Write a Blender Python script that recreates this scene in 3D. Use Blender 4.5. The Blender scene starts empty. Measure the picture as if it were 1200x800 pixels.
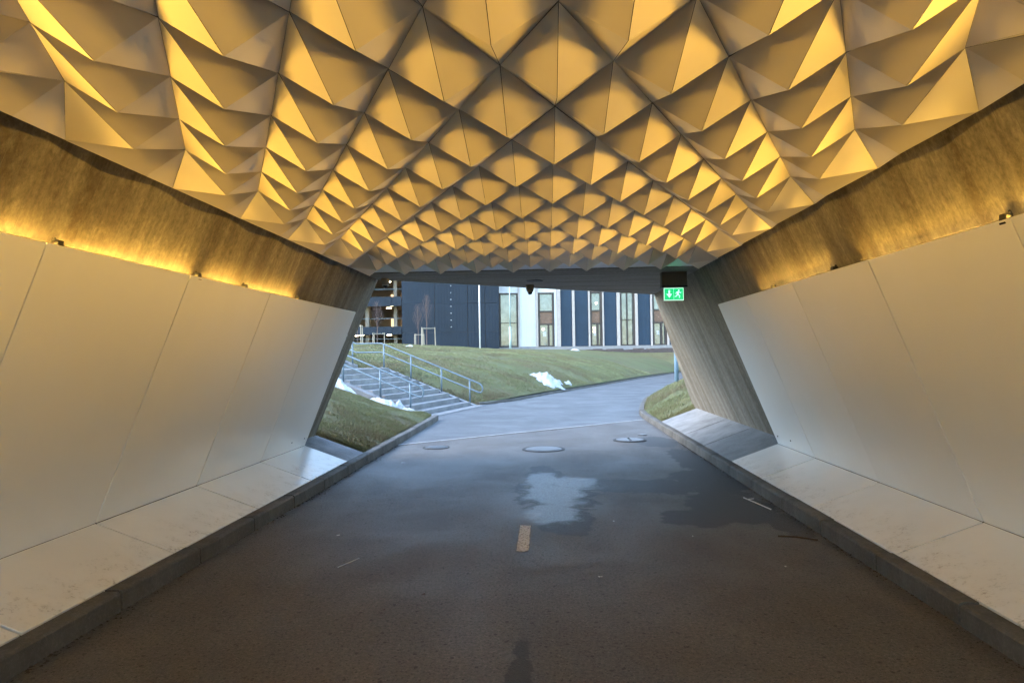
import bpy, bmesh, math, random
import numpy as np
from mathutils import Vector, Matrix

R = math.radians
random.seed(7)
rng = np.random.default_rng(11)
scene = bpy.context.scene
C = scene.collection

# ------------------------------------------------------------------ camera
HCAM = 1.6
yaw, pitch, roll = math.atan(40/800.), math.atan(16.8/800.), 0.0150
fw = Vector((-math.sin(yaw)*math.cos(pitch), math.cos(yaw)*math.cos(pitch), math.sin(pitch)))
rt = Vector((math.cos(yaw), math.sin(yaw), 0.0))
up = rt.cross(fw)
rt2 = rt*math.cos(roll) - up*math.sin(roll)
up2 = up*math.cos(roll) + rt*math.sin(roll)
cam_data = bpy.data.cameras.new('camera')
cam_data.sensor_width = 36.0
cam_data.lens = 24.0
cam_data.clip_start = 0.05
cam_data.clip_end = 6000.0
cam = bpy.data.objects.new('camera', cam_data)
C.objects.link(cam)
M = Matrix(((rt2.x, up2.x, -fw.x, 0), (rt2.y, up2.y, -fw.y, 0), (rt2.z, up2.z, -fw.z, HCAM), (0, 0, 0, 1)))
cam.matrix_world = M
scene.camera = cam

# ------------------------------------------------------------------ world, sun, exposure
SUN_EL, SUN_AZ = 34.0, 258.0            # azimuth measured clockwise from +Y
world = bpy.data.worlds.new('World')
scene.world = world
world.use_nodes = True
wn = world.node_tree.nodes
wl = world.node_tree.links
wn.clear()
wout = wn.new('ShaderNodeOutputWorld')
wbg = wn.new('ShaderNodeBackground')
sky = wn.new('ShaderNodeTexSky')
sky.sky_type = 'NISHITA'
sky.sun_disc = False
sky.sun_elevation = R(SUN_EL)
sky.sun_rotation = R(SUN_AZ)
sky.air_density = 1.3
sky.dust_density = 0.6
sky.ozone_density = 2.5
wbg.inputs['Strength'].default_value = 0.13
wl.new(sky.outputs[0], wbg.inputs[0])
wl.new(wbg.outputs[0], wout.inputs[0])

sun_data = bpy.data.lights.new('sun', 'SUN')
sun_data.energy = 0.6
sun_data.angle = R(30)
sun_data.color = (1.0, 0.97, 0.94)
sun = bpy.data.objects.new('sun', sun_data)
C.objects.link(sun)
sd = Vector((math.sin(R(SUN_AZ))*math.cos(R(SUN_EL)), math.cos(R(SUN_AZ))*math.cos(R(SUN_EL)), math.sin(R(SUN_EL))))
sun.rotation_euler = sd.to_track_quat('Z', 'Y').to_euler()

scene.view_settings.view_transform = 'Standard'
scene.view_settings.look = 'None'
scene.view_settings.gamma = 1.0
scene.view_settings.use_curve_mapping = False
scene.view_settings.exposure = 3.05
scene.render.engine = 'CYCLES'
scene.cycles.use_denoising = True
try:
    scene.cycles.denoiser = 'OPENIMAGEDENOISE'
except Exception:
    pass
scene.cycles.use_adaptive_sampling = True
scene.cycles.adaptive_threshold = 0.03
scene.cycles.adaptive_min_samples = 16
scene.cycles.max_bounces = 8
scene.cycles.diffuse_bounces = 6
scene.cycles.glossy_bounces = 3
scene.cycles.sample_clamp_indirect = 6.0
scene.cycles.caustics_reflective = False
scene.cycles.caustics_refractive = False

LED_COL = (1.0, 0.58, 0.09)
LED_POWER = 1.8                      # watts per metre of strip

# ------------------------------------------------------------------ helpers
class NT:
    def __init__(self, name):
        self.m = bpy.data.materials.new(name)
        self.m.use_nodes = True
        self.t = self.m.node_tree
        self.b = self.t.nodes['Principled BSDF']
        self.out = self.t.nodes['Material Output']
        self.tc = None
    def n(self, typ, **kw):
        nd = self.t.nodes.new(typ)
        for k, v in kw.items():
            setattr(nd, k, v)
        return nd
    def link(self, a, b):
        self.t.links.new(a, b)
    def coord(self, scale=(1, 1, 1), rot=(0, 0, 0), kind='Object'):
        if self.tc is None:
            self.tc = self.n('ShaderNodeTexCoord')
        mp = self.n('ShaderNodeMapping')
        mp.inputs['Scale'].default_value = scale
        mp.inputs['Rotation'].default_value = rot
        self.link(self.tc.outputs[kind], mp.inputs[0])
        return mp.outputs[0]
    def noise(self, scale, detail=4, rough=.55, vec=None, dist=0.0):
        nd = self.n('ShaderNodeTexNoise')
        nd.inputs['Scale'].default_value = scale
        nd.inputs['Detail'].default_value = detail
        nd.inputs['Roughness'].default_value = rough
        nd.inputs['Distortion'].default_value = dist
        self.link(vec if vec is not None else self.coord(), nd.inputs['Vector'])
        return nd.outputs['Fac']
    def voronoi(self, scale, vec=None, feature='F1', dim='3D'):
        nd = self.n('ShaderNodeTexVoronoi', feature=feature, voronoi_dimensions=dim)
        nd.inputs['Scale'].default_value = scale
        self.link(vec if vec is not None else self.coord(), nd.inputs['Vector'])
        return nd
    def ramp(self, fac, stops, mode='LINEAR'):
        nd = self.n('ShaderNodeValToRGB')
        cr = nd.color_ramp
        cr.interpolation = mode
        while len(cr.elements) < len(stops):
            cr.elements.new(.5)
        for e, (p, c) in zip(cr.elements, stops):
            e.position = p
            e.color = (c[0], c[1], c[2], 1) if isinstance(c, (tuple, list)) else (c, c, c, 1)
        self.link(fac, nd.inputs[0])
        return nd.outputs[0]
    def mix(self, fac, a, b, mode='MIX'):
        nd = self.n('ShaderNodeMix', data_type='RGBA', blend_type=mode)
        for sock, v in ((nd.inputs[0], fac), (nd.inputs[6], a), (nd.inputs[7], b)):
            if isinstance(v, (int, float)):
                sock.default_value = v
            elif isinstance(v, tuple):
                sock.default_value = (v[0], v[1], v[2], 1)
            else:
                self.link(v, sock)
        return nd.outputs[2]
    def math(self, op, a, b=None, c=None, clamp=False):
        nd = self.n('ShaderNodeMath', operation=op, use_clamp=clamp)
        for i, v in enumerate((a, b, c)):
            if v is None: continue
            if isinstance(v, (int, float)):
                nd.inputs[i].default_value = v
            else:
                self.link(v, nd.inputs[i])
        return nd.outputs[0]
    def attr(self, name):
        nd = self.n('ShaderNodeAttribute', attribute_name=name)
        return nd.outputs['Fac']
    def bump(self, h, strength=.3, dist=.01, prev=None):
        nd = self.n('ShaderNodeBump')
        if isinstance(strength, (int, float)): nd.inputs['Strength'].default_value = strength
        else: self.link(strength, nd.inputs['Strength'])
        nd.inputs['Distance'].default_value = dist
        self.link(h, nd.inputs['Height'])
        if prev is not None: self.link(prev, nd.inputs['Normal'])
        return nd.outputs[0]
    def set(self, color=None, rough=None, metal=None, normal=None, spec=None):
        for key, v in (('Base Color', color), ('Roughness', rough), ('Metallic', metal), ('Normal', normal), ('Specular IOR Level', spec)):
            if v is None: continue
            if isinstance(v, (int, float)): self.b.inputs[key].default_value = v
            elif isinstance(v, tuple): self.b.inputs[key].default_value = (v[0], v[1], v[2], 1)
            else: self.link(v, self.b.inputs[key])
        return self.m

def tag(o, label=None, cat=None, group=None, kind=None):
    if label: o['label'] = label
    if cat: o['category'] = cat
    if group: o['group'] = group
    if kind: o['kind'] = kind
    return o

def empty(name, loc=(0, 0, 0), rz=0.0):
    o = bpy.data.objects.new(name, None)
    o.empty_display_size = .2
    o.location = loc
    o.rotation_euler = (0, 0, rz)
    C.objects.link(o)
    return o

def link_mesh(name, me, mat=None, parent=None, smooth=False):
    if mat is not None and not me.materials:
        me.materials.append(mat)
    if smooth:
        me.polygons.foreach_set('use_smooth', [True]*len(me.polygons))
    o = bpy.data.objects.new(name, me)
    C.objects.link(o)
    if parent is not None:
        o.parent = parent
    return o

def pydata(name, verts, faces, mat=None, parent=None, smooth=False):
    me = bpy.data.meshes.new(name)
    me.from_pydata([tuple(v) for v in verts], [], faces)
    me.update()
    return link_mesh(name, me, mat, parent, smooth)

class MB:
    """collects shapes for ONE mesh"""
    def __init__(self):
        self.v, self.f = [], []
    def add(self, vs, fs):
        k = len(self.v)
        self.v += [tuple(v) for v in vs]
        self.f += [tuple(i+k for i in f) for f in fs]
        return self
    def box(self, x0, x1, y0, y1, z0, z1):
        vs = [(x0,y0,z0),(x1,y0,z0),(x1,y1,z0),(x0,y1,z0),(x0,y0,z1),(x1,y0,z1),(x1,y1,z1),(x0,y1,z1)]
        return self.hexa(vs)
    def hexa(self, vs):
        return self.add(vs, [(3,2,1,0),(4,5,6,7),(0,1,5,4),(1,2,6,5),(2,3,7,6),(3,0,4,7)])
    def tube(self, pts, r, n=8, cap=True):
        pts = [Vector(p) for p in pts]
        rs = r if isinstance(r, (list, tuple)) else [r]*len(pts)
        rings = []
        ref = None
        for i, p in enumerate(pts):
            if i == 0: t = pts[1]-p
            elif i == len(pts)-1: t = p-pts[i-1]
            else: t = (pts[i+1]-p).normalized()+(p-pts[i-1]).normalized()
            t.normalize()
            if ref is None:
                ref = Vector((0, 0, 1)) if abs(t.z) < .9 else Vector((1, 0, 0))
            a = t.cross(ref)
            if a.length < 1e-4: a = t.cross(Vector((0, 1, 0)))
            a.normalize()
            b = t.cross(a).normalized()
            ref = -b if False else a.cross(t).normalized()
            rings.append([p + a*math.cos(2*math.pi*k/n)*rs[i] + b*math.sin(2*math.pi*k/n)*rs[i] for k in range(n)])
        vs = [v for ring in rings for v in ring]
        fs = []
        for i in range(len(pts)-1):
            for k in range(n):
                k2 = (k+1) % n
                fs.append((i*n+k, i*n+k2, (i+1)*n+k2, (i+1)*n+k))
        if cap:
            fs.append(tuple(range(n-1, -1, -1)))
            fs.append(tuple((len(pts)-1)*n+k for k in range(n)))
        return self.add(vs, fs)
    def lathe(self, prof, c=(0, 0, 0), n=20):
        """prof: list of (r, z)"""
        vs, fs = [], []
        for r, z in prof:
            for k in range(n):
                a = 2*math.pi*k/n
                vs.append((c[0]+r*math.cos(a), c[1]+r*math.sin(a), c[2]+z))
        for i in range(len(prof)-1):
            for k in range(n):
                k2 = (k+1) % n
                fs.append((i*n+k, i*n+k2, (i+1)*n+k2, (i+1)*n+k))
        fs.append(tuple(range(n-1, -1, -1)))
        fs.append(tuple((len(prof)-1)*n+k for k in range(n)))
        return self.add(vs, fs)
    def prism(self, poly, f0, f1):
        """poly list of 2d points, f0/f1 map (a,b)->3d for both caps"""
        n = len(poly)
        vs = [f0(*p) for p in poly]+[f1(*p) for p in poly]
        fs = [tuple(range(n-1, -1, -1)), tuple(range(n, 2*n))]
        for i in range(n):
            j = (i+1) % n
            fs.append((i, j, n+j, n+i))
        return self.add(vs, fs)
    def build(self, name, mat, parent=None, smooth=False, bevel=0.0, seg=1):
        me = bpy.data.meshes.new(name)
        me.from_pydata(self.v, [], self.f)
        me.update()
        bm = bmesh.new()
        bm.from_mesh(me)
        bmesh.ops.recalc_face_normals(bm, faces=bm.faces)
        if bevel:
            ed = [e for e in bm.edges if len(e.link_faces) == 2 and e.calc_face_angle(0) > .5]
            bmesh.ops.bevel(bm, geom=ed, offset=bevel, segments=seg, affect='EDGES', clamp_overlap=True)
        bm.to_mesh(me)
        bm.free()
        return link_mesh(name, me, mat, parent, smooth)

# small lattice noise for python-side shapes
_P = rng.random((256, 256))
def vnoise(x, y):
    x = np.asarray(x, float); y = np.asarray(y, float)
    xi = np.floor(x).astype(int); yi = np.floor(y).astype(int)
    xf = x-xi; yf = y-yi
    xf = xf*xf*(3-2*xf); yf = yf*yf*(3-2*yf)
    g = lambda a, b: _P[a % 256, b % 256]
    return (g(xi, yi)*(1-xf)+g(xi+1, yi)*xf)*(1-yf)+(g(xi, yi+1)*(1-xf)+g(xi+1, yi+1)*xf)*yf
def fbm(x, y, o=4):
    s, a, t = 0, .5, 0
    for i in range(o):
        s = s+a*vnoise(x*2**i+i*17.3, y*2**i+i*9.1); t += a; a *= .5
    return s/t

# ------------------------------------------------------------------ materials
MAT = {}
def mat_plain(name, col, rough=.6, metal=0.0, var=.12, scale=6.0, bump=0.0, spec=None):
    n = NT(name)
    f = n.noise(scale, 5, .6)
    c = n.mix(n.ramp(f, [(.25, 0.0), (.75, 1.0)]), tuple(x*(1-var) for x in col), tuple(min(1, x*(1+var)) for x in col))
    nm = n.bump(n.noise(scale*12, 3, .6), bump, .004) if bump else None
    rr = n.ramp(f, [(.2, max(0, rough-.07)), (.8, min(1, rough+.07))])
    MAT[name] = n.set(c, rr, metal, nm, spec)
    return MAT[name]

def mat_emit(name, col, strength):
    n = NT(name)
    n.set(tuple(min(1, c) for c in col), .4)
    n.b.inputs['Emission Color'].default_value = (*col, 1)
    n.b.inputs['Emission Strength'].default_value = strength
    MAT[name] = n.m
    return n.m

def mat_concrete_boards(name, col, axis, rot=(0, 0, 0), streak=1.0):
    """board-marked concrete; axis = index of the coordinate ACROSS the boards"""
    n = NT(name)
    sc_long = [1, 1, 1]; sc_long[axis] = 0
    across = [0, 0, 0]; across[axis] = 1
    s1 = [.8, .8, .8]; s1[axis] = 12
    fine = n.noise(1.0, 6, .65, n.coord(tuple(s1), rot))
    s2 = [.25, .25, .25]; s2[axis] = 3.2
    wide = n.noise(1.0, 4, .6, n.coord(tuple(s2), rot))
    blot = n.noise(6.5, 6, .75, n.coord((1, 1.3, .8), rot))
    grain = n.noise(60, 2, .6, n.coord((1, 1, 1), rot))
    # each board its own tone and a thin raised joint
    sb = [0, 0, 0]; sb[axis] = 1/.115
    sep = n.n('ShaderNodeSeparateXYZ'); n.link(n.coord(tuple(sb), rot), sep.inputs[0])
    bx = sep.outputs[axis]
    fl = n.math('FLOOR', bx)
    wnz = n.n('ShaderNodeTexWhiteNoise', noise_dimensions='1D'); n.link(fl, wnz.inputs['W'])
    fr = n.math('FRACT', bx)
    joint = n.ramp(fr, [(0.0, 0.0), (.03, 1.0), (.97, 1.0), (1.0, 0.0)])
    dk = tuple(c*.66 for c in col); lt = tuple(min(1, c*1.22) for c in col)
    brown = (col[0]*.46, col[1]*.40, col[2]*.33)
    c1 = n.mix(n.ramp(fine, [(.3, 0.0), (.72, 1.0)]), dk, lt)
    c2 = n.mix(n.math('MULTIPLY', n.ramp(wide, [(.40, 0.0), (.62, 1.0)]), .80*streak), c1, brown)
    c3 = n.mix(n.math('MULTIPLY', n.ramp(blot, [(.50, 0.0), (.66, 1.0)]), .55*streak), c2, lt)
    mott = n.noise(26, 4, .75, n.coord((1, 1.2, .8), rot))
    c3 = n.mix(.55, c3, n.ramp(mott, [(.32, (.22, .22, .22)), (.5, (.5, .5, .5)), (.68, (.80, .80, .80))]), 'OVERLAY')
    c4 = n.mix(.22, c3, n.ramp(wnz.outputs['Value'], [(0, .25), (1, .75)]), 'OVERLAY')
    c5 = n.mix(n.math('SUBTRACT', 1.0, joint), c4, dk)
    pores = n.voronoi(34, n.coord((1, 1, 1), rot))
    pr = n.ramp(pores.outputs['Distance'], [(.05, 0.0), (.11, 1.0)])
    nz = n.ramp(n.noise(7, 2, .5, n.coord((1, 1, 1), rot)), [(.55, 0.0), (.65, 1.0)])
    pmask = n.math('MULTIPLY', n.math('SUBTRACT', 1.0, pr), nz)
    c6 = n.mix(n.math('MULTIPLY', pmask, .6), c5, dk)
    h = n.math('ADD', n.math('MULTIPLY', fine, .5), n.math('ADD', n.math('MULTIPLY', mott, .5), n.math('ADD', n.math('MULTIPLY', joint, .35), n.math('MULTIPLY', wnz.outputs['Value'], .5))))
    nm = n.bump(h, .55, .006)
    MAT[name] = n.set(c6, n.ramp(blot, [(.3, .62), (.7, .85)]), 0, nm, .35)
    return n.m

mat_concrete_boards('concrete_wall', (.215, .190, .150), 1, streak=1.05)
mat_concrete_boards('concrete_soffit', (.30, .29, .275), 1, streak=.5)

# white composite panels
n = NT('white_panel')
f1 = n.noise(.9, 5, .6, n.coord((1, 1, .6)), .4)
scr = n.noise(1.0, 4, .7, n.coord((2.5, 9, 2.5), (0.3, .2, .6)))
dust = n.noise(30, 4, .7)
oi = n.n('ShaderNodeObjectInfo')
tone = n.ramp(oi.outputs['Random'], [(0, (.79, .785, .775)), (1, (.83, .825, .815))])
c = n.mix(n.math('MULTIPLY', n.ramp(f1, [(.4, 0.0), (.75, 1.0)]), .22), tone, (.69, .67, .64))
c = n.mix(n.math('MULTIPLY', n.ramp(scr, [(.72, 0.0), (.85, 1.0)]), .10), c, (.42, .38, .33))
MAT['white_panel'] = n.set(c, n.ramp(f1, [(.3, .34), (.75, .42)]), 0, n.bump(dust, .03, .002), .5)

n = NT('bench_panel')
f1 = n.noise(1.1, 4, .55)
f2 = n.noise(6.5, 4, .65)
f3 = n.noise(38, 3, .7)
geo = n.n('ShaderNodeNewGeometry')
sepz = n.n('ShaderNodeSeparateXYZ'); n.link(geo.outputs['Position'], sepz.inputs[0])
low = n.ramp(n.math('ADD', sepz.outputs[2], n.math('MULTIPLY', f1, .16)), [(.21, 1.0), (.36, .06)])
specks = n.math('MULTIPLY', n.ramp(f2, [(.47, 0.0), (.66, 1.0)]), n.ramp(f3, [(.53, 0.0), (.60, 1.0)]))
dirt = n.math('MULTIPLY', specks, low)
tone = n.mix(n.ramp(f1, [(.35, 0.0), (.65, 1.0)]), (.76, .755, .735), (.72, .705, .675))
film = n.math('MULTIPLY', n.ramp(f2, [(.35, 0.0), (.75, 1.0)]), n.math('MULTIPLY', low, .28))
c = n.mix(film, tone, (.45, .40, .33))
c = n.mix(n.math('MULTIPLY', dirt, .6), c, (.16, .13, .10))
MAT['bench_panel'] = n.set(c, .27, 0, None, .5)

# folded ceiling sheet
n = NT('ceiling_metal')
f1 = n.noise(2.2, 4, .55)
oi = n.n('ShaderNodeObjectInfo')
tone = n.ramp(oi.outputs['Random'], [(0, (.63, .56, .44)), (1, (.71, .635, .51))])
c = n.mix(n.math('MULTIPLY', n.ramp(f1, [(.4, 0.0), (.7, 1.0)]), .3), tone, (.58, .51, .395))
MAT['ceiling_metal'] = n.set(c, n.ramp(f1, [(.3, .30), (.7, .40)]), .22, n.bump(n.noise(5, 2), .06, .01))

mat_plain('backing_dark', (.03, .028, .025), .9)
mat_plain('end_trim', (.58, .60, .62), .35, .3)

# kerb and step concrete
def mat_kerb(name, col, dark=.5):
    n = NT(name)
    a = n.noise(2.4, 6, .65, None, .4); b = n.noise(40, 4, .7); vv = n.voronoi(160)
    oi = n.n('ShaderNodeObjectInfo')
    base = n.mix(oi.outputs['Random'], tuple(x*.82 for x in col), tuple(x*1.12 for x in col))
    c = n.mix(n.ramp(a, [(.38, 0.0), (.68, 1.0)]), base, tuple(x*dark for x in col))
    c = n.mix(n.math('MULTIPLY', n.ramp(b, [(.5, 0.0), (.7, 1.0)]), .4), c, tuple(min(1, x*1.5) for x in col))
    c = n.mix(n.math('MULTIPLY', n.ramp(vv.outputs['Distance'], [(.1, 1.0), (.35, 0.0)]), .3), c, tuple(x*.4 for x in col))
    MAT[name] = n.set(c, n.ramp(a, [(.3, .65), (.7, .88)]), 0, n.bump(n.math('ADD', b, vv.outputs['Distance']), .5, .004), .3)
mat_kerb('kerb', (.135, .122, .105))
mat_kerb('step_concrete', (.205, .205, .205), .66)
mat_kerb('slab_concrete', (.235, .235, .235), .7)
mat_kerb('joint_strip', (.27, .27, .27), .75)

# asphalt
n = NT('asphalt')
pos = n.n('ShaderNodeNewGeometry').outputs['Position']
def vm(op, a, v):
    nd = n.n('ShaderNodeVectorMath', operation=op); n.link(a, nd.inputs[0]); nd.inputs[1].default_value = v
    return nd.outputs['Value'] if op == 'DOT_PRODUCT' else nd.outputs[0]
JN = Vector((-4.146, 4.832, 0)).normalized()      # normal of the skewed joint line in the paving
JC = JN.dot(Vector((-2.552, 12.552, 0)))
wob = n.noise(.8, 3, .5)
side = n.math('SUBTRACT', n.math('ADD', vm('DOT_PRODUCT', pos, tuple(JN)), n.math('MULTIPLY', wob, .12)), JC+.06)
outside = n.ramp(side, [(.495, 0.0), (.505, 1.0)]) if False else n.math('GREATER_THAN', side, 0.0)
agg = n.voronoi(190); agg2 = n.voronoi(75)
fine = n.noise(120, 2, .75); mid = n.noise(9, 3, .65); big = n.noise(.75, 5, .6, None, .5)
lane = n.noise(1.0, 4, .55, n.coord((1.9, .12, 1)))
c = n.mix(n.ramp(fine, [(.3, 0.0), (.7, 1.0)]), (.058, .049, .041), (.122, .105, .088))
c = n.mix(n.math('MULTIPLY', n.ramp(big, [(.35, 0.0), (.65, 1.0)]), .55), c, (.066, .056, .047))
c = n.mix(n.math('MULTIPLY', n.ramp(lane, [(.45, 0.0), (.62, 1.0)]), .4), c, (.118, .103, .086))
gr2 = n.noise(48, 3, .8)
c = n.mix(.75, c, n.ramp(gr2, [(.30, (.18, .18, .18)), (.5, (.5, .5, .5)), (.70, (.80, .80, .80))]), 'OVERLAY')
spk = n.ramp(agg.outputs['Color'], [(.86, 0.0), (.90, 1.0)])
c = n.mix(n.math('MULTIPLY', spk, .5), c, (.20, .185, .165))
# dark crumbs trodden into the surface
for sc_, r0_, r1_, t_ in ((6.5, .055, .085, .60), (15, .08, .12, .62), (31, .10, .17, .55)):
    crumb = n.voronoi(sc_, None, 'F1', '2D'); cn = n.ramp(crumb.outputs['Distance'], [(r0_, 1.0), (r1_, 0.0)])
    cs = n.ramp(crumb.outputs['Color'], [(t_, 0.0), (t_+.02, 1.0)])
    c = n.mix(n.math('MULTIPLY', n.math('MULTIPLY', cn, cs), .85), c, (.018, .013, .009))
co = n.mix(n.ramp(fine, [(.3, 0.0), (.7, 1.0)]), (.050, .049, .049), (.112, .111, .110))
co = n.mix(n.math('MULTIPLY', n.ramp(big, [(.38, 0.0), (.62, 1.0)]), .45), co, (.048, .047, .047))
co = n.mix(n.math('MULTIPLY', n.ramp(lane, [(.42, 0.0), (.64, 1.0)]), .3), co, (.098, .097, .094))
c = n.mix(outside, c, n.mix(.6, co, n.ramp(gr2, [(.30, (.2, .2, .2)), (.5, (.5, .5, .5)), (.70, (.8, .8, .8))]), 'OVERLAY'))
wn1 = n.noise(3.2, 6, .62, None, .3); wn2 = n.noise(22, 4, .7)
def mask(name, amp, lo, hi):
    a = n.math('ADD', n.attr(name), n.math('MULTIPLY', n.math('SUBTRACT', wn1, .5), amp))
    a = n.math('ADD', a, n.math('MULTIPLY', n.math('SUBTRACT', wn2, .5), amp*.22))
    return n.ramp(a, [(lo, 0.0), (hi, 1.0)])
wet = mask('wet', 1.25, .10, .22)
ice = mask('ice', 1.7, .02, .34)
crk = n.ramp(gr2, [(.46, 0.0), (.60, 1.0)])
icem = n.math('MULTIPLY', ice, n.math('SUBTRACT', 1.0, n.math('MULTIPLY', crk, .55)))
c = n.mix(n.math('MULTIPLY', wet, .75), c, (.016, .015, .015))
c = n.mix(n.math('MULTIPLY', icem, .36), c, (.20, .21, .23))
rg = n.ramp(big, [(.35, .52), (.65, .66)])
rgo = n.ramp(big, [(.35, .50), (.62, .62)])
def fm(fac, a, b):
    nd = n.n('ShaderNodeMix', data_type='FLOAT')
    for s_, v_ in ((nd.inputs[0], fac), (nd.inputs[2], a), (nd.inputs[3], b)):
        if isinstance(v_, (int, float)): s_.default_value = v_
        else: n.link(v_, s_)
    return nd.outputs[0]
rough = fm(outside, rg, rgo)
rough = fm(wet, rough, .60)
rough = fm(icem, rough, .40)
hgt = n.math('ADD', n.math('MULTIPLY', agg.outputs['Distance'], .8), n.math('ADD', n.math('MULTIPLY', agg2.outputs['Distance'], .5), n.math('MULTIPLY', fine, .6)))
bst = fm(wet, .42, .40)
bst = fm(ice, bst, .14)
nb = n.bump(hgt, bst, .005)
nb = n.bump(mid, .10, .02, nb)
MAT['asphalt'] = n.set(c, rough, 0, nb, .42)

# lawn ground
n = NT('lawn')
a = n.noise(.55, 6, .62, None, .4); b = n.noise(7, 6, .7); d = n.noise(55, 4, .75); e_ = n.noise(.16, 4, .55)
g = n.mix(n.ramp(d, [(.3, 0.0), (.7, 1.0)]), (.078, .084, .038), (.190, .195, .098))
br = n.mix(n.ramp(d, [(.3, 0.0), (.7, 1.0)]), (.060, .046, .028), (.165, .135, .078))
m1 = n.math('ADD', n.math('MULTIPLY', n.ramp(a, [(.42, 0.0), (.66, 1.0)]), .65), n.math('MULTIPLY', n.ramp(b, [(.42, 0.0), (.66, 1.0)]), .35))
c = n.mix(m1, g, br)
c = n.mix(n.math('MULTIPLY', n.ramp(e_, [(.42, 0.0), (.62, 1.0)]), .45), c, (.095, .125, .050))
MAT['lawn'] = n.set(c, .95, 0, n.bump(n.math('ADD', n.math('MULTIPLY', b, 1.0), d), .9, .04), .15)
mat_plain('far_ground', (.10, .11, .07), .95, 0, .3, .2, .3)
mat_plain('planting_bed', (.085, .066, .062), .95, 0, .45, 9, .8)

n = NT('grass_blade')
t = n.attr('tint')
c = n.ramp(t, [(0.0, (.13, .105, .062)), (.28, (.19, .17, .09)), (.5, (.125, .138, .060)), (.8, (.172, .190, .085)), (1.0, (.245, .25, .135))])
MAT['grass_blade'] = n.set(c, .7, 0, None, .3)

# rail steel, paint, glass and so on
mat_plain('galvanised', (.12, .165, .195), .5, .3, .12, 18)
mat_plain('white_pole', (.70, .71, .72), .45)
mat_plain('teal_pole', (.38, .50, .52), .45, .2)
mat_plain('blue_pole', (.20, .30, .40), .45, .2)
mat_plain('black_plastic', (.012, .012, .013), .4, 0, .2, 20)
mat_plain('black_metal', (.02, .018, .016), .5, .4)
mat_plain('aluminium', (.55, .54, .52), .35, .8)
mat_plain('cream_plastic', (.42, .38, .31), .5)
mat_plain('white_plastic', (.66, .66, .65), .35)
mat_plain('box_brown', (.14, .125, .10), .7)
mat_plain('dome_black', (.006, .006, .008), .08)
mat_plain('bolt', (.10, .09, .08), .45, .6)
mat_plain('plaque_white', (.66, .67, .68), .45)
mat_plain('plaque_blue', (.035, .06, .20), .45)
mat_plain('plaque_dark', (.04, .05, .08), .45)
mat_plain('iron', (.12, .115, .115), .42, .45, .3, 14, .5)
mat_plain('iron_dark', (.035, .033, .032), .7, .2, .3, 14)
mat_plain('wood_stake', (.33, .29, .225), .8, 0, .2, 9)
mat_plain('bark', (.11, .075, .065), .85, 0, .25, 9)
mat_plain('twig_red', (.085, .06, .06), .8, 0, .2, 9)
mat_plain('leaf_brown', (.06, .032, .016), .7)
mat_plain('paper', (.60, .59, .56), .7)
mat_plain('soil', (.06, .045, .034), .95, 0, .4, 12, .8)
mat_plain('garage_floor', (.22, .195, .165), .8)
mat_plain('garage_column', (.24, .21, .17), .8)
mat_plain('car_paint', (.05, .06, .08), .25)
mat_plain('bronze_frame', (.045, .036, .034), .45, .3)
mat_plain('bronze_panel', (.115, .075, .065), .25, .5, .35, 3)
mat_plain('trim_beige', (.40, .355, .325), .6)
mat_plain('paving_stone', (.24, .235, .23), .8)

def mat_cladding(name, col, var, pitch):
    n = NT(name)
    sep = n.n('ShaderNodeSeparateXYZ'); n.link(n.coord(), sep.inputs[0])
    fr = n.math('FRACT', n.math('MULTIPLY', sep.outputs[0], 1/pitch))
    rib = n.ramp(fr, [(0, 0.0), (.12, 1.0), (.5, 1.0), (.62, 0.0)])
    big = n.noise(.35, 4, .6)
    oi = n.n('ShaderNodeObjectInfo')
    c = n.mix(n.ramp(big, [(.35, 0.0), (.7, 1.0)]), tuple(x*(1-var) for x in col), tuple(min(1, x*(1+var)) for x in col))
    c = n.mix(n.math('MULTIPLY', oi.outputs['Random'], .18), c, tuple(x*.7 for x in col))
    MAT[name] = n.set(c, .48, .1, n.bump(rib, .22, .02), .3)
mat_cladding('navy_cladding', (.0095, .019, .034), .18, .30)
mat_cladding('navy_facade', (.019, .040, .070), .14, .18)
mat_cladding('white_cladding', (.58, .59, .61), .05, .25)

n = NT('window_glass')
gl = n.n('ShaderNodeBsdfGlossy'); gl.inputs['Roughness'].default_value = .03
gl.inputs['Color'].default_value = (.55, .68, .78, 1)
wv = n.bump(n.noise(.6, 2), .06, .05); n.link(wv, gl.inputs['Normal'])
gn = n.noise(.9, 4, .6); n.set(n.mix(n.ramp(gn, [(.35, 0.0), (.65, 1.0)]), (.05, .065, .07), (.16, .19, .19)), .15)
ms = n.n('ShaderNodeMixShader'); ms.inputs[0].default_value = .10
n.link(n.b.outputs[0], ms.inputs[1]); n.link(gl.outputs[0], ms.inputs[2]); n.link(ms.outputs[0], n.out.inputs[0])
MAT['window_glass'] = n.m

n = NT('snow')
a = n.noise(14, 5, .7); b = n.noise(3.5, 4, .6)
c = n.mix(n.ramp(a, [(.50, 0.0), (.72, 1.0)]), (.50, .52, .54), (.14, .13, .13))
c = n.mix(n.math('MULTIPLY', n.ramp(b, [(.45, 0.0), (.7, 1.0)]), .4), c, (.42, .44, .47))
MAT['snow'] = n.set(c, .7, 0, n.bump(a, .6, .03), .3)

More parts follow.
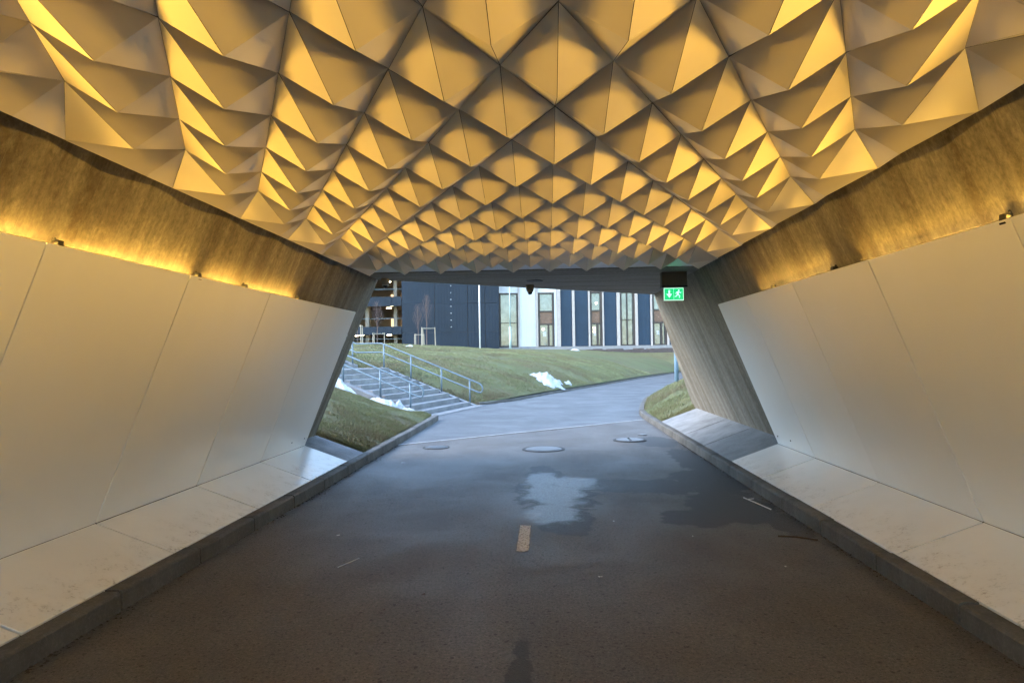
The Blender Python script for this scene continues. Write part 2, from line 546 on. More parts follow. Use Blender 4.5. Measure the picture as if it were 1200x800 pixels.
n = NT('road_paint')
a = n.noise(26, 5, .7, None, 1.2); b = n.voronoi(30, None, 'DISTANCE_TO_EDGE')
wear = n.math('MULTIPLY', n.ramp(a, [(.30, 0.0), (.44, 1.0)]), n.ramp(b.outputs['Distance'], [(.02, 0.0), (.08, 1.0)]))
c = n.mix(wear, (.09, .08, .07), (.74, .75, .77))
MAT['road_paint'] = n.set(c, .75, 0, n.bump(a, .4, .004))

mat_emit('led_diffuser', (1.0, .74, .32), .8)
MAT['led_diffuser'].cycles.emission_sampling = 'NONE'
mat_emit('sign_green', (.0, .16, .05), .6)
mat_emit('sign_white', (.50, .90, .68), .20)
mat_emit('lamp_warm', (1.0, .80, .52), 3.0)
mat_emit('lamp_cool', (.9, .95, 1.0), 4.0)
mat_emit('room_glow', (1.0, .66, .34), .25)

# ------------------------------------------------------------------ tunnel section
XC = -0.19
S_KF, S_KI, S_PB, S_PT = 2.555, 2.675, 3.295, 2.535     # kerb face, kerb inner edge, panel foot, panel head
Z_K, Z_PB, Z_PT = .13, .357, 2.257
def wall_off(z): return 2.388+.44*(2.8-z)                  # inner face of the concrete, half width at height z
Y_BACK = -3.0
def sx(s, off): return XC+s*off
SIDE = {-1: 'left', 1: 'right'}
PEND = {-1: 9.68, 1: 9.43}

# ------------------------------------------------------------------ edges of road
LE_Y = [-20, 17.0, 18.1, 22.2, 24.1, 28, 35, 45, 56, 75, 120, 300]
LE_X = [-2.865, -2.865, -3.47, -2.35, -1.25, .0, 2.6, 6.1, 10.4, 17.5, 36, 120]
RE_Y = [-20, 17.2, 18.2, 19.8, 21.4, 22.9, 25.6, 28.5, 31.5, 36, 45, 60, 90, 300]
RE_X = [2.485, 2.485, 2.54, 2.78, 3.05, 3.32, 4.05, 5.2, 7.0, 11.0, 21, 40, 80, 400]
def ledge(y): return np.interp(y, LE_Y, LE_X)
def redge(y): return np.interp(y, RE_Y, RE_X)

# stairs frame
ST_O = Vector((-3.47, 18.1, 0))
ST_A = Vector((-.968, .249, 0)).normalized()       # upward direction in plan
ST_W = Vector((.249, .968, 0)).normalized()        # across, to the far side
ST_WIDTH = 4.25
RISER, TREAD, NST = .14, .36, 9
LAND = .95

def lawn_z(x, y):
    x = np.asarray(x, float); y = np.asarray(y, float)
    e = np.maximum(0, (ledge(y)-x)*.92)
    z = .12+2.12*(1-np.exp(-e/4.3))
    z = z+.055*np.maximum(0, e-9)*np.exp(-np.maximum(0, y-45)/7)
    z = z+(fbm(x*.5, y*.5, 4)-.5)*.16*np.minimum(1, e/1.5)
    # cutting for the stairs
    px = x-ST_O.x; py = y-ST_O.y
    a = px*ST_A.x+py*ST_A.y; w = px*ST_W.x+py*ST_W.y
    ins = (a > -.5) & (a < 9) & (w > .05) & (w < ST_WIDTH-.05)
    stz = np.clip(a/TREAD*RISER, 0, NST*RISER)+np.maximum(0, a-NST*TREAD-LAND)*.389
    z = np.where(ins, np.minimum(z, stz-.35), z)
    # fit to the stringers on both flanks
    near = np.exp(-np.maximum(0, np.maximum(-w, w-ST_WIDTH))/1.1)
    flank = (a > -.6) & (a < 9) & ~ins & (w > -3) & (w < ST_WIDTH+3)
    tgt = np.maximum(.0, stz-np.where(w < 0, .15, .06))
    z = np.where(flank, z*(1-near)+tgt*near, z)
    return z
def bank_z(x, y):
    x = np.asarray(x, float); y = np.asarray(y, float)
    e = np.maximum(0, (x-redge(y))*.9)
    return .11+2.3*(1-np.exp(-e/3.6))+(fbm(x*1.3+40, y*1.3, 4)-.5)*.22*np.minimum(1, e/.6)

def grid_mesh(name, X, Y, Z, mat, smooth=True):
    ny, nx = X.shape
    co = np.stack([X, Y, Z], -1).reshape(-1, 3)
    idx = np.arange(ny*nx).reshape(ny, nx)
    q = np.stack([idx[:-1, :-1], idx[:-1, 1:], idx[1:, 1:], idx[1:, :-1]], -1).reshape(-1, 4)
    me = bpy.data.meshes.new(name)
    me.vertices.add(len(co)); me.vertices.foreach_set('co', co.ravel())
    me.loops.add(q.size); me.loops.foreach_set('vertex_index', q.ravel())
    me.polygons.add(len(q)); me.polygons.foreach_set('loop_start', np.arange(0, q.size, 4))
    me.polygons.foreach_set('use_smooth', np.full(len(q), smooth))
    me.update(calc_edges=True)
    me.validate()
    return link_mesh(name, me, mat)

# ground to the horizon
g = pydata('ground', [(-3000, -3000, -.6), (3000, -3000, -.6), (3000, 3000, -.6), (-3000, 3000, -.6)], [(0, 1, 2, 3)], MAT['far_ground'])
tag(g, 'flat ground reaching to the horizon under everything', kind='structure')

# road
ys = np.concatenate([np.arange(-14, 2, .5), np.arange(2, 18, .055), np.arange(18, 40, .25), np.arange(40, 130, 2.0)])
tx = np.linspace(0, 1, 96)
XL = ledge(ys)-np.where(ys > 17, .35, -.06)
XL = np.where((ys > 16.9) & (ys < 23), XL-.3, XL)
XR = redge(ys)+np.where(ys > 17.2, .1, -.06)
X = XL[:, None]+(XR-XL)[:, None]*tx[None]
Y = np.repeat(ys[:, None], len(tx), 1)
Z = (fbm(X*.35+5, Y*.35, 3)-.5)*.018*np.clip(Y/4, 0, 1)
Z = np.minimum(Z, .006)
road = grid_mesh('road', X, Y, Z, MAT['asphalt'])
tag(road, 'dark asphalt path through the underpass, curving right outside', kind='structure')
def blobs(lst):
    v = np.full(X.shape, -3.0)
    for cx_, cy_, rx, ry in lst:
        v = np.maximum(v, 1-np.sqrt(((X-cx_)/rx)**2+((Y-cy_)/ry)**2))
    return v
WET = [(.18, 6.7, .34, .75), (.1, 8.0, .55, 1.3), (-.05, 9.2, .3, .8), (.8, 8.45, .6, .55), (1.4, 8.35, .6, .55), (2.0, 8.7, .5, 1.2), (1.9, 7.3, .5, .95),
       (1.45, 6.75, .42, .42), (2.15, 10.4, .3, 1.6), (2.0, 12.6, .45, .9), (-.165, 3.12, .085, .98), (2.2, 6.5, .2, .6)]
ICE = [(.05, 7.05, .30, .62), (.08, 8.0, .42, .95), (.28, 8.65, .42, .5), (-.06, 8.8, .26, .75)]
for nm_, lst in (('wet', WET), ('ice', ICE)):
    at = road.data.attributes.new(nm_, 'FLOAT', 'POINT')
    at.data.foreach_set('value', blobs(lst).ravel().astype(np.float32))

# narrow pale strip where the tunnel paving meets the outside paving
P0 = Vector((-2.76, 12.37, 0)); P1 = Vector((2.35, 16.76, 0))
dj = (P1-P0).normalized(); nj = Vector((-dj.y, dj.x, 0))
mb = MB()
N = 30
for i in range(N):
    a = P0.lerp(P1, i/N+.0015); b = P0.lerp(P1, (i+1)/N-.0015)
    w0 = .07+random.uniform(-.012, .012)
    mb.hexa([a-nj*w0+Vector((0,0,-.03)), b-nj*w0+Vector((0,0,-.03)), b+nj*w0+Vector((0,0,-.03)), a+nj*w0+Vector((0,0,-.03)),
             a-nj*w0+Vector((0,0,.009)), b-nj*w0+Vector((0,0,.009)), b+nj*w0+Vector((0,0,.009)), a+nj*w0+Vector((0,0,.009))])
js = mb.build('paving_strip', MAT['joint_strip'])
tag(js, 'thin pale strip set across the asphalt at the tunnel mouth', kind='structure')

# painted dash
xs_ = np.linspace(-.270, -.172, 7); ysd = np.linspace(5.61, 6.45, 40)
vv, ff = [], []
for j, yy in enumerate(ysd):
    for i, xx in enumerate(xs_):
        ex = xx+(random.uniform(-.005, .005) if i in (0, 6) else 0)
        zz = float(min((fbm(np.array(xx*.35+5), np.array(yy*.35), 3)-.5)*.018, .006))
        vv.append((ex, yy+(random.uniform(-.012, .012) if j in (0, 39) else 0), zz+.004))
for j in range(39):
    for i in range(6):
        k = j*7+i; ff.append((k, k+1, k+8, k+7))
d_ = pydata('lane_dash', vv, ff, MAT['road_paint'])
tag(d_, 'short worn white dash painted on the path beside the icy patch', 'road marking')

# lawn on the left and up the hill
ysl = np.concatenate([np.arange(10.62, 26, .11), np.arange(26, 60, .4), np.arange(60, 220, 4.0)])
tt = np.linspace(0, 1, 150)**2.3
X = ledge(ysl)[:, None]-.02-75*tt[None]
Y = np.repeat(ysl[:, None], len(tt), 1)
Z = lawn_z(X, Y)
Z[0, :] = -.3
lawn = grid_mesh('lawn', X, Y, Z, MAT['lawn'])
tag(lawn, 'patchy winter lawn sloping up to the dark building', kind='structure')
# bank on the right
ysr = np.concatenate([np.arange(15.16, 30, .12), np.arange(30, 70, .6)])
tt = np.linspace(0, 1, 70)**2.0
X = redge(ysr)[:, None]+.02+30*tt[None]
Y = np.repeat(ysr[:, None], len(tt), 1)
Z = bank_z(X, Y)
Z[0, :] = -.3
bank = grid_mesh('grass_bank', X, Y, Z, MAT['lawn'])
tag(bank, 'small rough grass bank beside the tunnel mouth, right of the path', kind='structure')
# plateau beyond the road on the far right
pl = pydata('far_terrace', [(2, 66, 1.7), (140, 66, 1.7), (140, 220, 1.7), (2, 220, 1.7), (2, 60, .1), (140, 52, .1)], [(0, 1, 2, 3), (4, 5, 1, 0)], MAT['lawn'])
tag(pl, 'grass terrace in front of the far building, right of the lawn', kind='structure')

# grass blades
def blades(n_, sampler, zfun, hmin, hmax, wid, seed):
    r = np.random.default_rng(seed)
    x, y = sampler(r, n_)
    dens = fbm(x*.9+3, y*.9, 4)*.7+fbm(x*5, y*5, 3)*.3
    keep = dens > r.uniform(.34, .58, len(x))
    x, y, dens = x[keep], y[keep], dens[keep]
    z = zfun(x, y)
    m = len(x)
    ang = r.uniform(0, 2*np.pi, m); h = r.uniform(hmin, hmax, m)*(.6+.8*dens); lean = r.uniform(0, .9, m)*h; la = r.uniform(0, 2*np.pi, m)
    w = wid*r.uniform(.6, 1.4, m)
    dx, dy = np.cos(ang)*w, np.sin(ang)*w
    v = np.empty((m, 3, 3))
    v[:, 0] = np.stack([x-dx, y-dy, z-.01], -1); v[:, 1] = np.stack([x+dx, y+dy, z-.01], -1)
    v[:, 2] = np.stack([x+np.cos(la)*lean, y+np.sin(la)*lean, z+h], -1)
    tint = np.clip(.15+(fbm(x*.7+9, y*.7, 4)-.5)*2.0+dens*.55+r.normal(0, .24, m), 0, 1)
    return v.reshape(-1, 3), np.repeat(tint, 3)
def s_left(r, n_):
    y = r.uniform(10.68, 17.9, n_); x = ledge(y)-.03-r.uniform(0, 1, n_)**1.3*5.0; return x, y
def s_hill(r, n_):
    y = 22.3+r.uniform(0, 1, n_)**1.4*26; x = ledge(y)-.1-r.uniform(0, 1, n_)**1.2*16; return x, y
def s_top(r, n_):
    y = r.uniform(18.2, 22.4, n_); x = ledge(y)-r.uniform(0, 1, n_)*9; return x, y
def s_right(r, n_):
    y = 15.2+r.uniform(0, 1, n_)*10; x = redge(y)+.03+r.uniform(0, 1, n_)**1.2*3.5; return x, y
def outside_stairs(s):
    def f(r, n_):
        x, y = s(r, n_)
        a = (x-ST_O.x)*ST_A.x+(y-ST_O.y)*ST_A.y; w = (x-ST_O.x)*ST_W.x+(y-ST_O.y)*ST_W.y
        ok = ~((a > -.4) & (w > -.12) & (w < ST_WIDTH+.12))
        return x[ok], y[ok]
    return f
parts = [blades(190000, outside_stairs(s_left), lawn_z, .012, .048, .005, 1), blades(230000, outside_stairs(s_hill), lawn_z, .02, .07, .012, 2),
         blades(40000, s_right, bank_z, .03, .10, .006, 3), blades(30000, outside_stairs(s_top), lawn_z, .03, .08, .009, 4)]
co = np.concatenate([p[0] for p in parts]); ti = np.concatenate([p[1] for p in parts])
nt_ = len(co)//3
me = bpy.data.meshes.new('grass')
me.vertices.add(len(co)); me.vertices.foreach_set('co', co.ravel())
me.loops.add(len(co)); me.loops.foreach_set('vertex_index', np.arange(len(co)))
me.polygons.add(nt_); me.polygons.foreach_set('loop_start', np.arange(0, len(co), 3))
me.update(calc_edges=True)
at = me.attributes.new('tint', 'FLOAT', 'POINT'); at.data.foreach_set('value', ti.astype(np.float32))
gr = link_mesh('grass', me, MAT['grass_blade'])
tag(gr, 'short patchy winter grass covering the lawn and banks', 'grass', kind='stuff')

# ------------------------------------------------------------------ concrete shell of the underpass
def wall(s, ytop, ybot, label):
    z0, z1 = .0, 2.96
    def yend(z): return ytop+(2.8-z)/2.4*(ybot-ytop)
    th = .45
    vs = []
    for yb in (0, 1):
        for (z, o) in ((z0, 0), (z1, 0), (z1, th), (z0, th)):
            vs.append((sx(s, wall_off(z)+o), Y_BACK if yb == 0 else yend(z), z))
    mb = MB().add(vs, [(0, 1, 2, 3), (7, 6, 5, 4), (0, 4, 5, 1), (1, 5, 6, 2), (2, 6, 7, 3), (3, 7, 4, 0)])
    o = mb.build('concrete_wall', MAT['concrete_wall'], bevel=.012)
    return tag(o, label, 'wall')
wall(-1, 10.40, 10.56, 'leaning board-marked concrete wall behind the left panels, ending at the stairs')
wall(1, 13.97, 15.45, 'leaning board-marked concrete wall behind the right panels, running past the exit sign')

# soffit beyond the ceiling, cut on the skew
def ysk(x): return 10.396+(x+2.575)*.7487
YS0 = 9.60
poly = [(-2.62, YS0), (2.24, YS0), (2.24, ysk(2.24)), (-2.62, ysk(-2.62))]
mb = MB()
mb.prism(poly, lambda a, b: (a, b, 2.8), lambda a, b: (a, b, 3.5))
o = mb.build('concrete_soffit', MAT['concrete_soffit'], bevel=.01)
tag(o, 'flat dark concrete soffit at the tunnel mouth, cut on a skew', 'soffit')
mb = MB()
mb.prism([(-4.6, Y_BACK), (4.3, Y_BACK), (4.3, ysk(4.3)+.2), (2.241, ysk(2.24)), (2.241, YS0-.001), (-2.621, YS0-.001), (-2.621, ysk(-2.62)), (-4.6, ysk(-4.6)+.2)],
         lambda a, b: (a, b, 2.965), lambda a, b: (a, b, 3.55))
o = mb.build('bridge_deck', MAT['concrete_soffit'])
tag(o, 'concrete bridge deck slab carried by the leaning walls', 'bridge')

# aprons under the panels and bare concrete aprons beyond them
def apron_piece(s, y0, y1, lift, th, mat, name, parent, i0=S_KI+.006, i1=None, bevel=.004):
    i1 = i1 if i1 else S_PB+.13
    sl = (Z_PB-Z_K)/(S_PB-S_KI)
    z = lambda o: Z_K+(o-S_KI)*sl+lift
    vs = [(sx(s, i0), y0, z(i0)-th), (sx(s, i1), y0, z(i1)-th), (sx(s, i1), y1, z(i1)-th), (sx(s, i0), y1, z(i0)-th),
          (sx(s, i0), y0, z(i0)), (sx(s, i1), y0, z(i1)), (sx(s, i1), y1, z(i1)), (sx(s, i0), y1, z(i0))]
    return MB().hexa(vs).build(name, mat, parent, bevel=bevel)

AEND = {-1: 10.60, 1: 15.12}
for s in (-1, 1):
    root = tag(empty('concrete_apron', (sx(s, 2.95), AEND[s], .2)),
               ['', 'long bare concrete apron of three slabs under the exit sign', 'narrow bare concrete apron slab between left white apron and grass'][s], 'apron')
    ed = [PEND[s]+.004] + ([11.10, 12.60] if s == 1 else []) + [AEND[s]]
    for a, b in zip(ed[:-1], ed[1:]):
        o = apron_piece(s, a+.018, b-.018, -.012, .25, MAT['slab_concrete'], 'slab', root, i1=S_PB+.25)
        o.matrix_parent_inverse = root.matrix_basis.inverted()
    # sub-base under the white aprons
    o = apron_piece(s, Y_BACK, PEND[s], -.035, .22, MAT['backing_dark'], 'apron_base', None)
    tag(o, None, None, kind='structure')
    o['label'] = 'dark concrete base under the %s white apron' % SIDE[s]

# white panel cladding: walls and aprons
SEAMS = {-1: [9.68-1.52*k for k in range(16)], 1: [9.43, 8.14]+[8.14-1.53*k for k in range(1, 15)]}
def child(o, root):
    o.parent = root
    o.matrix_parent_inverse = root.matrix_basis.inverted()
    return o
for s in (-1, 1):
    cl = tag(empty('panel_cladding', (sx(s, S_PB), 4, Z_PB)), 'leaning white wall panels on the %s side of the underpass' % SIDE[s], 'wall cladding')
    ap = tag(empty('apron_cladding', (sx(s, S_KI), 4, Z_K)), 'sloping white apron panels along the %s kerb, scuffed with dirt' % SIDE[s], 'apron')
    se = SEAMS[s]
    for i in range(len(se)-1):
        y1, y0 = se[i]-.005, se[i+1]+.005
        if y1 < Y_BACK: break
        th = .022
        nx, nz = .928, -.372           # outward-facing thickness direction (away from the path)
        jit = [random.uniform(-.0025, .0025) for _ in range(4)]
        def pt(o, z, y, t, j): return (sx(s, o+t*nx+j), y, z-t*nz*1.0)
        lo, hi = (S_PB+.004, Z_PB+.0035), (S_PT, Z_PT)
        vs = [pt(*lo, y0, 0, jit[0]), pt(*lo, y1, 0, jit[1]), pt(*lo, y1, th, jit[1]), pt(*lo, y0, th, jit[0]),
              pt(*hi, y0, 0, jit[2]), pt(*hi, y1, 0, jit[3]), pt(*hi, y1, th, jit[3]), pt(*hi, y0, th, jit[2])]
        p = MB().hexa(vs).build('panel', MAT['white_panel'], bevel=.0022)
        child(p, cl)
        tb = .027
        yb0, yb1 = y0-.03, y0+.02
        vb = [pt(*lo, yb0, tb, 0), pt(*lo, yb1, tb, 0), pt(*lo, yb1, tb+.012, 0), pt(*lo, yb0, tb+.012, 0),
              pt(hi[0], hi[1]-.03, yb0, tb, 0), pt(hi[0], hi[1]-.03, yb1, tb, 0), pt(hi[0], hi[1]-.03, yb1, tb+.012, 0), pt(hi[0], hi[1]-.03, yb0, tb+.012, 0)]
        child(MB().hexa(vb).build('seam_blocker', MAT['backing_dark']), cl)  # dark strip added behind the seam so no strip light shows through the gap
        if i == 0:
            for yy in ((y1-.14), (y1-.62)):
                o_, z_ = S_PB-.38*.11, Z_PB+.125
                b_ = MB().lathe([(.014, -.004), (.014, .004), (.008, .007)], n=10).build('bolt', MAT['bolt'])
                b_.location = (sx(s, o_), yy, z_)
                b_.rotation_euler = (0, -s*R(68), 0)
                child(b_, p)
        q = apron_piece(s, y0+.004, y1-.004, random.uniform(-.001, .002), .02, MAT['bench_panel'], 'panel', None, i0=S_KI+.008, i1=S_PB+.002, bevel=.002)
        child(q, ap)

# kerbs
def kerb_profile():
    return [(0, -.14), (0, .115), (.012, .127), (.03, .131), (.115, .131), (.118, .128), (.118, -.14)]
def kerb_stone_mesh(L):
    pr = kerb_profile(); n_ = len(pr); seg = 4
    vs, fs = [], []
    for j in range(seg+1):
        y = -L/2+L*j/seg
        for (o, z) in pr: vs.append((o, y, z))
    for j in range(seg):
        for i in range(n_-1):
            fs.append((j*n_+i, j*n_+i+1, (j+1)*n_+i+1, (j+1)*n_+i))
    fs.append(tuple(range(n_))); fs.append(tuple(seg*n_+i for i in range(n_-1, -1, -1)))
    me = bpy.data.meshes.new('kerb_stone')
    me.from_pydata(vs, [], fs)
    bm = bmesh.new(); bm.from_mesh(me)
    bmesh.ops.recalc_face_normals(bm, faces=bm.faces)
    bm.to_mesh(me); bm.free()
    me.materials.append(MAT['kerb'])
    return me
KM = kerb_stone_mesh(.984)
def kerb_run(root, pts, flip, off=0.0, h=0.0):
    """stones along polyline pts (face line), 1 m each"""
    P = [Vector((p[0], p[1], 0)) for p in pts]
    L = [0]
    for a, b in zip(P[:-1], P[1:]): L.append(L[-1]+(b-a).length)
    def at(t):
        for i in range(len(P)-1):
            if t <= L[i+1] or i == len(P)-2:
                return P[i].lerp(P[i+1], (t-L[i])/(L[i+1]-L[i]))
    t = off
    while t+1.0 <= L[-1]+.02:
        a, b = at(t), at(t+1.0)
        o = bpy.data.objects.new('kerb_stone', KM)
        C.objects.link(o)
        d = (b-a)
        rz = math.atan2(d.y, d.x)-math.pi/2
        m_ = (a+b)/2
        o.location = (m_.x, m_.y, h+random.uniform(-.004, .004))
        o.rotation_euler = (random.uniform(-.003, .003), random.uniform(-.006, .006), rz+(math.pi if flip else 0)+random.uniform(-.003, .003))
        o.scale = (1, d.length*random.uniform(.997, 1.0), 1)
        child(o, root)
        t += 1.0
kl = tag(empty('kerb_left', (sx(-1, S_KF), 8, 0)), 'row of concrete kerb stones along the left side of the path', kind='structure')
kr = tag(empty('kerb_right', (sx(1, S_KF), 8, 0)), 'row of concrete kerb stones along the right side, curving off outside', kind='structure')
kf = tag(empty('kerb_far', (2.6, 35, 0)), 'kerb of concrete stones between the lawn and the curving path', kind='structure')
# flip puts the back of the stone to the left
kerb_run(kl, [(sx(-1, S_KF), y) for y in (-2.72, 16.3)]+[(sx(-1, S_KF)-.02, 17.3)], True)
kerb_run(kr, [(sx(1, S_KF), -2.89), (sx(1, S_KF), 17.1)]+[(redge(y)-.12, y) for y in np.arange(17.3, 30, .4)], False)
kerb_run(kf, [(ledge(y)+.05, y) for y in np.arange(22.35, 62, .5)], True, h=-.05)
for o in kf.children: o.scale.x = 1.0
# rough edge of grit and soil collected at the kerb foot
def grit_line(name, x0, side, seed, label):
    r = np.random.default_rng(seed)
    mb = MB()
    for i in range(620):
        y = r.uniform(2.2, 12.5); k = r.exponential(.022)
        if fbm(np.array(y*1.7+seed*5), np.array(.3), 3) < .42 and k > .012: continue
        x = x0-side*(k+.002); sz = r.uniform(.004, .011)
        mb.add([(x-sz, y-sz, 0), (x+sz, y-sz*.6, 0), (x+sz*.7, y+sz, 0), (x-sz*.5, y+sz*.8, 0), (x, y, sz*r.uniform(.4, 1.0))], [(0, 1, 4), (1, 2, 4), (2, 3, 4), (3, 0, 4)])
    o = mb.build(name, MAT['soil'])
    tag(o, label, 'grit', kind='stuff')
grit_line('grit', sx(-1, S_KF), -1, 3, 'dark grit and soil collected along the foot of the left kerb')
grit_line('grit', sx(1, S_KF), 1, 4, 'dark grit and soil collected along the foot of the right kerb')

# ------------------------------------------------------------------ folded ceiling
CW, CL, CD, CZ = .485, 1.02, .15, 2.85
X0, Y0C = .063, 2.905                  # an apex column and one apex
KMIN, KMAX = -10, 8
ceil = tag(empty('suspended_ceiling', (XC, 5, CZ)), 'gold-lit ceiling of folded metal pyramids hanging over the path', 'ceiling')
def pyramid_faces(cx, cy, kind):
    """4 facets; kind: 0 full, -2/+2 half cell at left/right border, -1/+1 next to the border"""
    sh = .9945
    hx, hy = CW/2*sh, CL/2*sh
    g = .0013
    A = (cx, cy, CZ-CD)
    low = CZ-CD*.62; OUT = .125
    zL = zR = CZ
    if kind == -1: zL = low
    if kind == 1: zR = low
    vs, fs = [], []
    def half(sg, zside):
        k = len(vs)
        zn, bx = (low, -math.copysign(OUT, -kind)) if abs(kind) == 2 else (CZ, 0)
        ex_ = OUT if sg*kind == 1 else 0          # the side node shared with the border row
        vs.extend([(cx+sg*g+bx, cy-hy, zn), (cx+sg*(hx+ex_), cy, zside), (cx+sg*g+bx, cy+hy, zn), (cx+sg*g, cy, CZ-CD)])
        fs.extend([(k, k+1, k+3), (k+1, k+2, k+3)])
    if kind != 2: half(1, zR)
    if kind != -2: half(-1, zL)
    return vs, fs
shared = {}
rear = MB()
n_p = 0
for k in range(KMIN, KMAX+1):
    cx = X0+k*CW/2
    kind = -2 if k == KMIN else 2 if k == KMAX else -1 if k == KMIN+1 else 1 if k == KMAX-1 else 0
    for j in range(-18, 8):
        cy = Y0C+j*CL+(CL/2 if k % 2 else 0)
        if cy > 9.2: continue
        if cy < Y_BACK+.5: continue
        if cy < 1.2:
            rear.add(*pyramid_faces(cx, cy, kind)); continue
        if kind not in shared:
            vs, fs = pyramid_faces(0, 0, kind)
            vs = [(a_, b_, c_-CZ) for a_, b_, c_ in vs]
            me = bpy.data.meshes.new('pyramid_panel')
            me.from_pydata(vs, [], fs)
            bm = bmesh.new(); bm.from_mesh(me)
            for f_ in bm.faces:
                f_.normal_update()
                if f_.normal.z > 0: f_.normal_flip()
            bm.to_mesh(me); bm.free()
            me.materials.append(MAT['ceiling_metal'])
            shared[kind] = me
        o = bpy.data.objects.new('pyramid_panel', shared[kind])
        C.objects.link(o)
        o.location = (cx, cy, CZ+random.uniform(-.0012, .0012))
        o.rotation_euler = (random.uniform(-.004, .004), random.uniform(-.006, .006), 0)
        child(o, ceil)
        n_p += 1
rp = rear.build('pyramid_field', MAT['ceiling_metal']); child(rp, ceil); rp['kind'] = 'stuff'
bx0, bx1 = X0+KMIN*CW/2, X0+KMAX*CW/2
b_ = MB().box(bx0, bx1, Y_BACK, 9.05, CZ+.02, CZ+.04).build('backing_board', MAT['backing_dark']); child(b_, ceil)
for sgn, xx in ((-1, bx0-.006), (1, bx1+.006)):
    line, yy = [], Y0C+6*CL+CL/2
    kk = 0
    while yy > Y_BACK:
        line.append((xx+(sgn*.125 if kk % 2 == 0 else 0), yy, CZ-CD*(.62 if kk % 2 == 0 else 1)+.004)); yy -= CL/2; kk += 1
    vs = [p for p in line]+[(p[0], p[1], CZ+.04) for p in line]
    m_ = len(line)
    e_ = pydata('edge_trim', vs, [(i, i+1, m_+i+1, m_+i) for i in range(m_-1)], MAT['ceiling_metal']); child(e_, ceil)
mb = MB().add([(bx0-.2, 9.05, CZ+.03), (bx1+.18, 9.05, CZ+.03), (bx1+.18, 9.585, 2.812), (bx0-.2, 9.585, 2.812),
               (bx0-.2, 9.05, CZ+.05), (bx1+.18, 9.05, CZ+.05), (bx1+.18, 9.585, 2.83), (bx0-.2, 9.585, 2.83)],
              [(3, 2, 1, 0), (4, 5, 6, 7), (0, 1, 5, 4), (1, 2, 6, 5), (2, 3, 7, 6), (3, 0, 4, 7)])
e_ = mb.build('end_trim', MAT['end_trim']); child(e_, ceil)

# ------------------------------------------------------------------ light strips on the panel heads
def light_strip(s, y0, y1, label, br):
    root = tag(empty('light_strip', (sx(s, S_PT+.04), (y0+y1)/2, Z_PT)), label, 'light', 'light strips along the panel heads')
    xo = S_PT+.032
    body = MB().box(-.016, .016, y0, y1, 0, .014)
    b_ = body.build('housing', MAT['aluminium'], bevel=.002); b_.location = (sx(s, xo), 0, Z_PT-(.022 if s < 0 else .016)); child(b_, root)
    # separate lenses
    m_ = int((y1-y0)/.115)
    mb = MB()
    for i in range(m_):
        a = y0+.01+i*(y1-y0-.02)/m_
        mb.box(-.010, .010, a, a+.085, .0145, .019)
    d_ = mb.build('diffuser', MAT['led_diffuser']); d_.location = (sx(s, xo+.003), 0, Z_PT-(.022 if s < 0 else .013)); child(d_, root)
    for dirv, spread, pw in ((Vector((-s*.97, 0, .22)), 64, 1.0), (Vector((-s*.30, 0, .95)), 115, .17)):
        ld = bpy.data.lights.new('strip_lamp', 'AREA')
        ld.shape = 'RECTANGLE'; ld.size = .022; ld.size_y = y1-y0
        ld.energy = LED_POWER*(y1-y0)*pw; ld.color = LED_COL
        ld.spread = R(spread)
        lo = bpy.data.objects.new('strip_lamp', ld); C.objects.link(lo)
        loc = Vector((sx(s, xo if spread < 80 else S_PT+.012), (y0+y1)/2, Z_PT+(.005 if s < 0 else .010)))
        # the lamp shines along dirv, its long side runs along the tunnel
        zax = -dirv.normalized(); yax = Vector((0, 1, 0)); xax = yax.cross(zax)
        lo.matrix_basis = Matrix(((xax.x, yax.x, zax.x, loc.x), (xax.y, yax.y, zax.y, loc.y), (xax.z, yax.z, zax.z, loc.z), (0, 0, 0, 1)))
        child(lo, root)
    for yb in br:
        c_ = MB()
        c_.box(-.012, .03, yb-.026, yb+.026, -.02, .034)
        c_.box(-.012, .004, yb-.012, yb+.045, .012, .028)
        c_.tube([(.0, yb-.02, .03), (.01, yb-.025, .046)], .009, 8)
        k_ = c_.build('clamp', MAT['black_metal'], bevel=.004)
        k_.location = (sx(s, S_PT+.036), 0, Z_PT)
        if s > 0: k_.scale = (-1, 1, 1)
        child(k_, root)
for s, end, ln, per in ((-1, 7.50, 2.05, 2.22), (1, 7.76, 1.93, 2.45)):
    for i in range(9):
        y1 = end-i*per; y0 = y1-ln
        if y0 < Y_BACK: break
        lab = 'warm light strip on the %s panel heads, %s from the tunnel mouth' % (SIDE[s], ('first', 'second', 'third', 'fourth', 'fifth', 'sixth', 'seventh', 'eighth', 'ninth')[i])
        brs = ([6.12, 7.46] if s < 0 else [5.72, 7.22]) if i == 0 else ([5.27, 3.72] if s < 0 else [3.62]) if i == 1 else [y0+.3]
        light_strip(s, y0, y1, lab, brs)

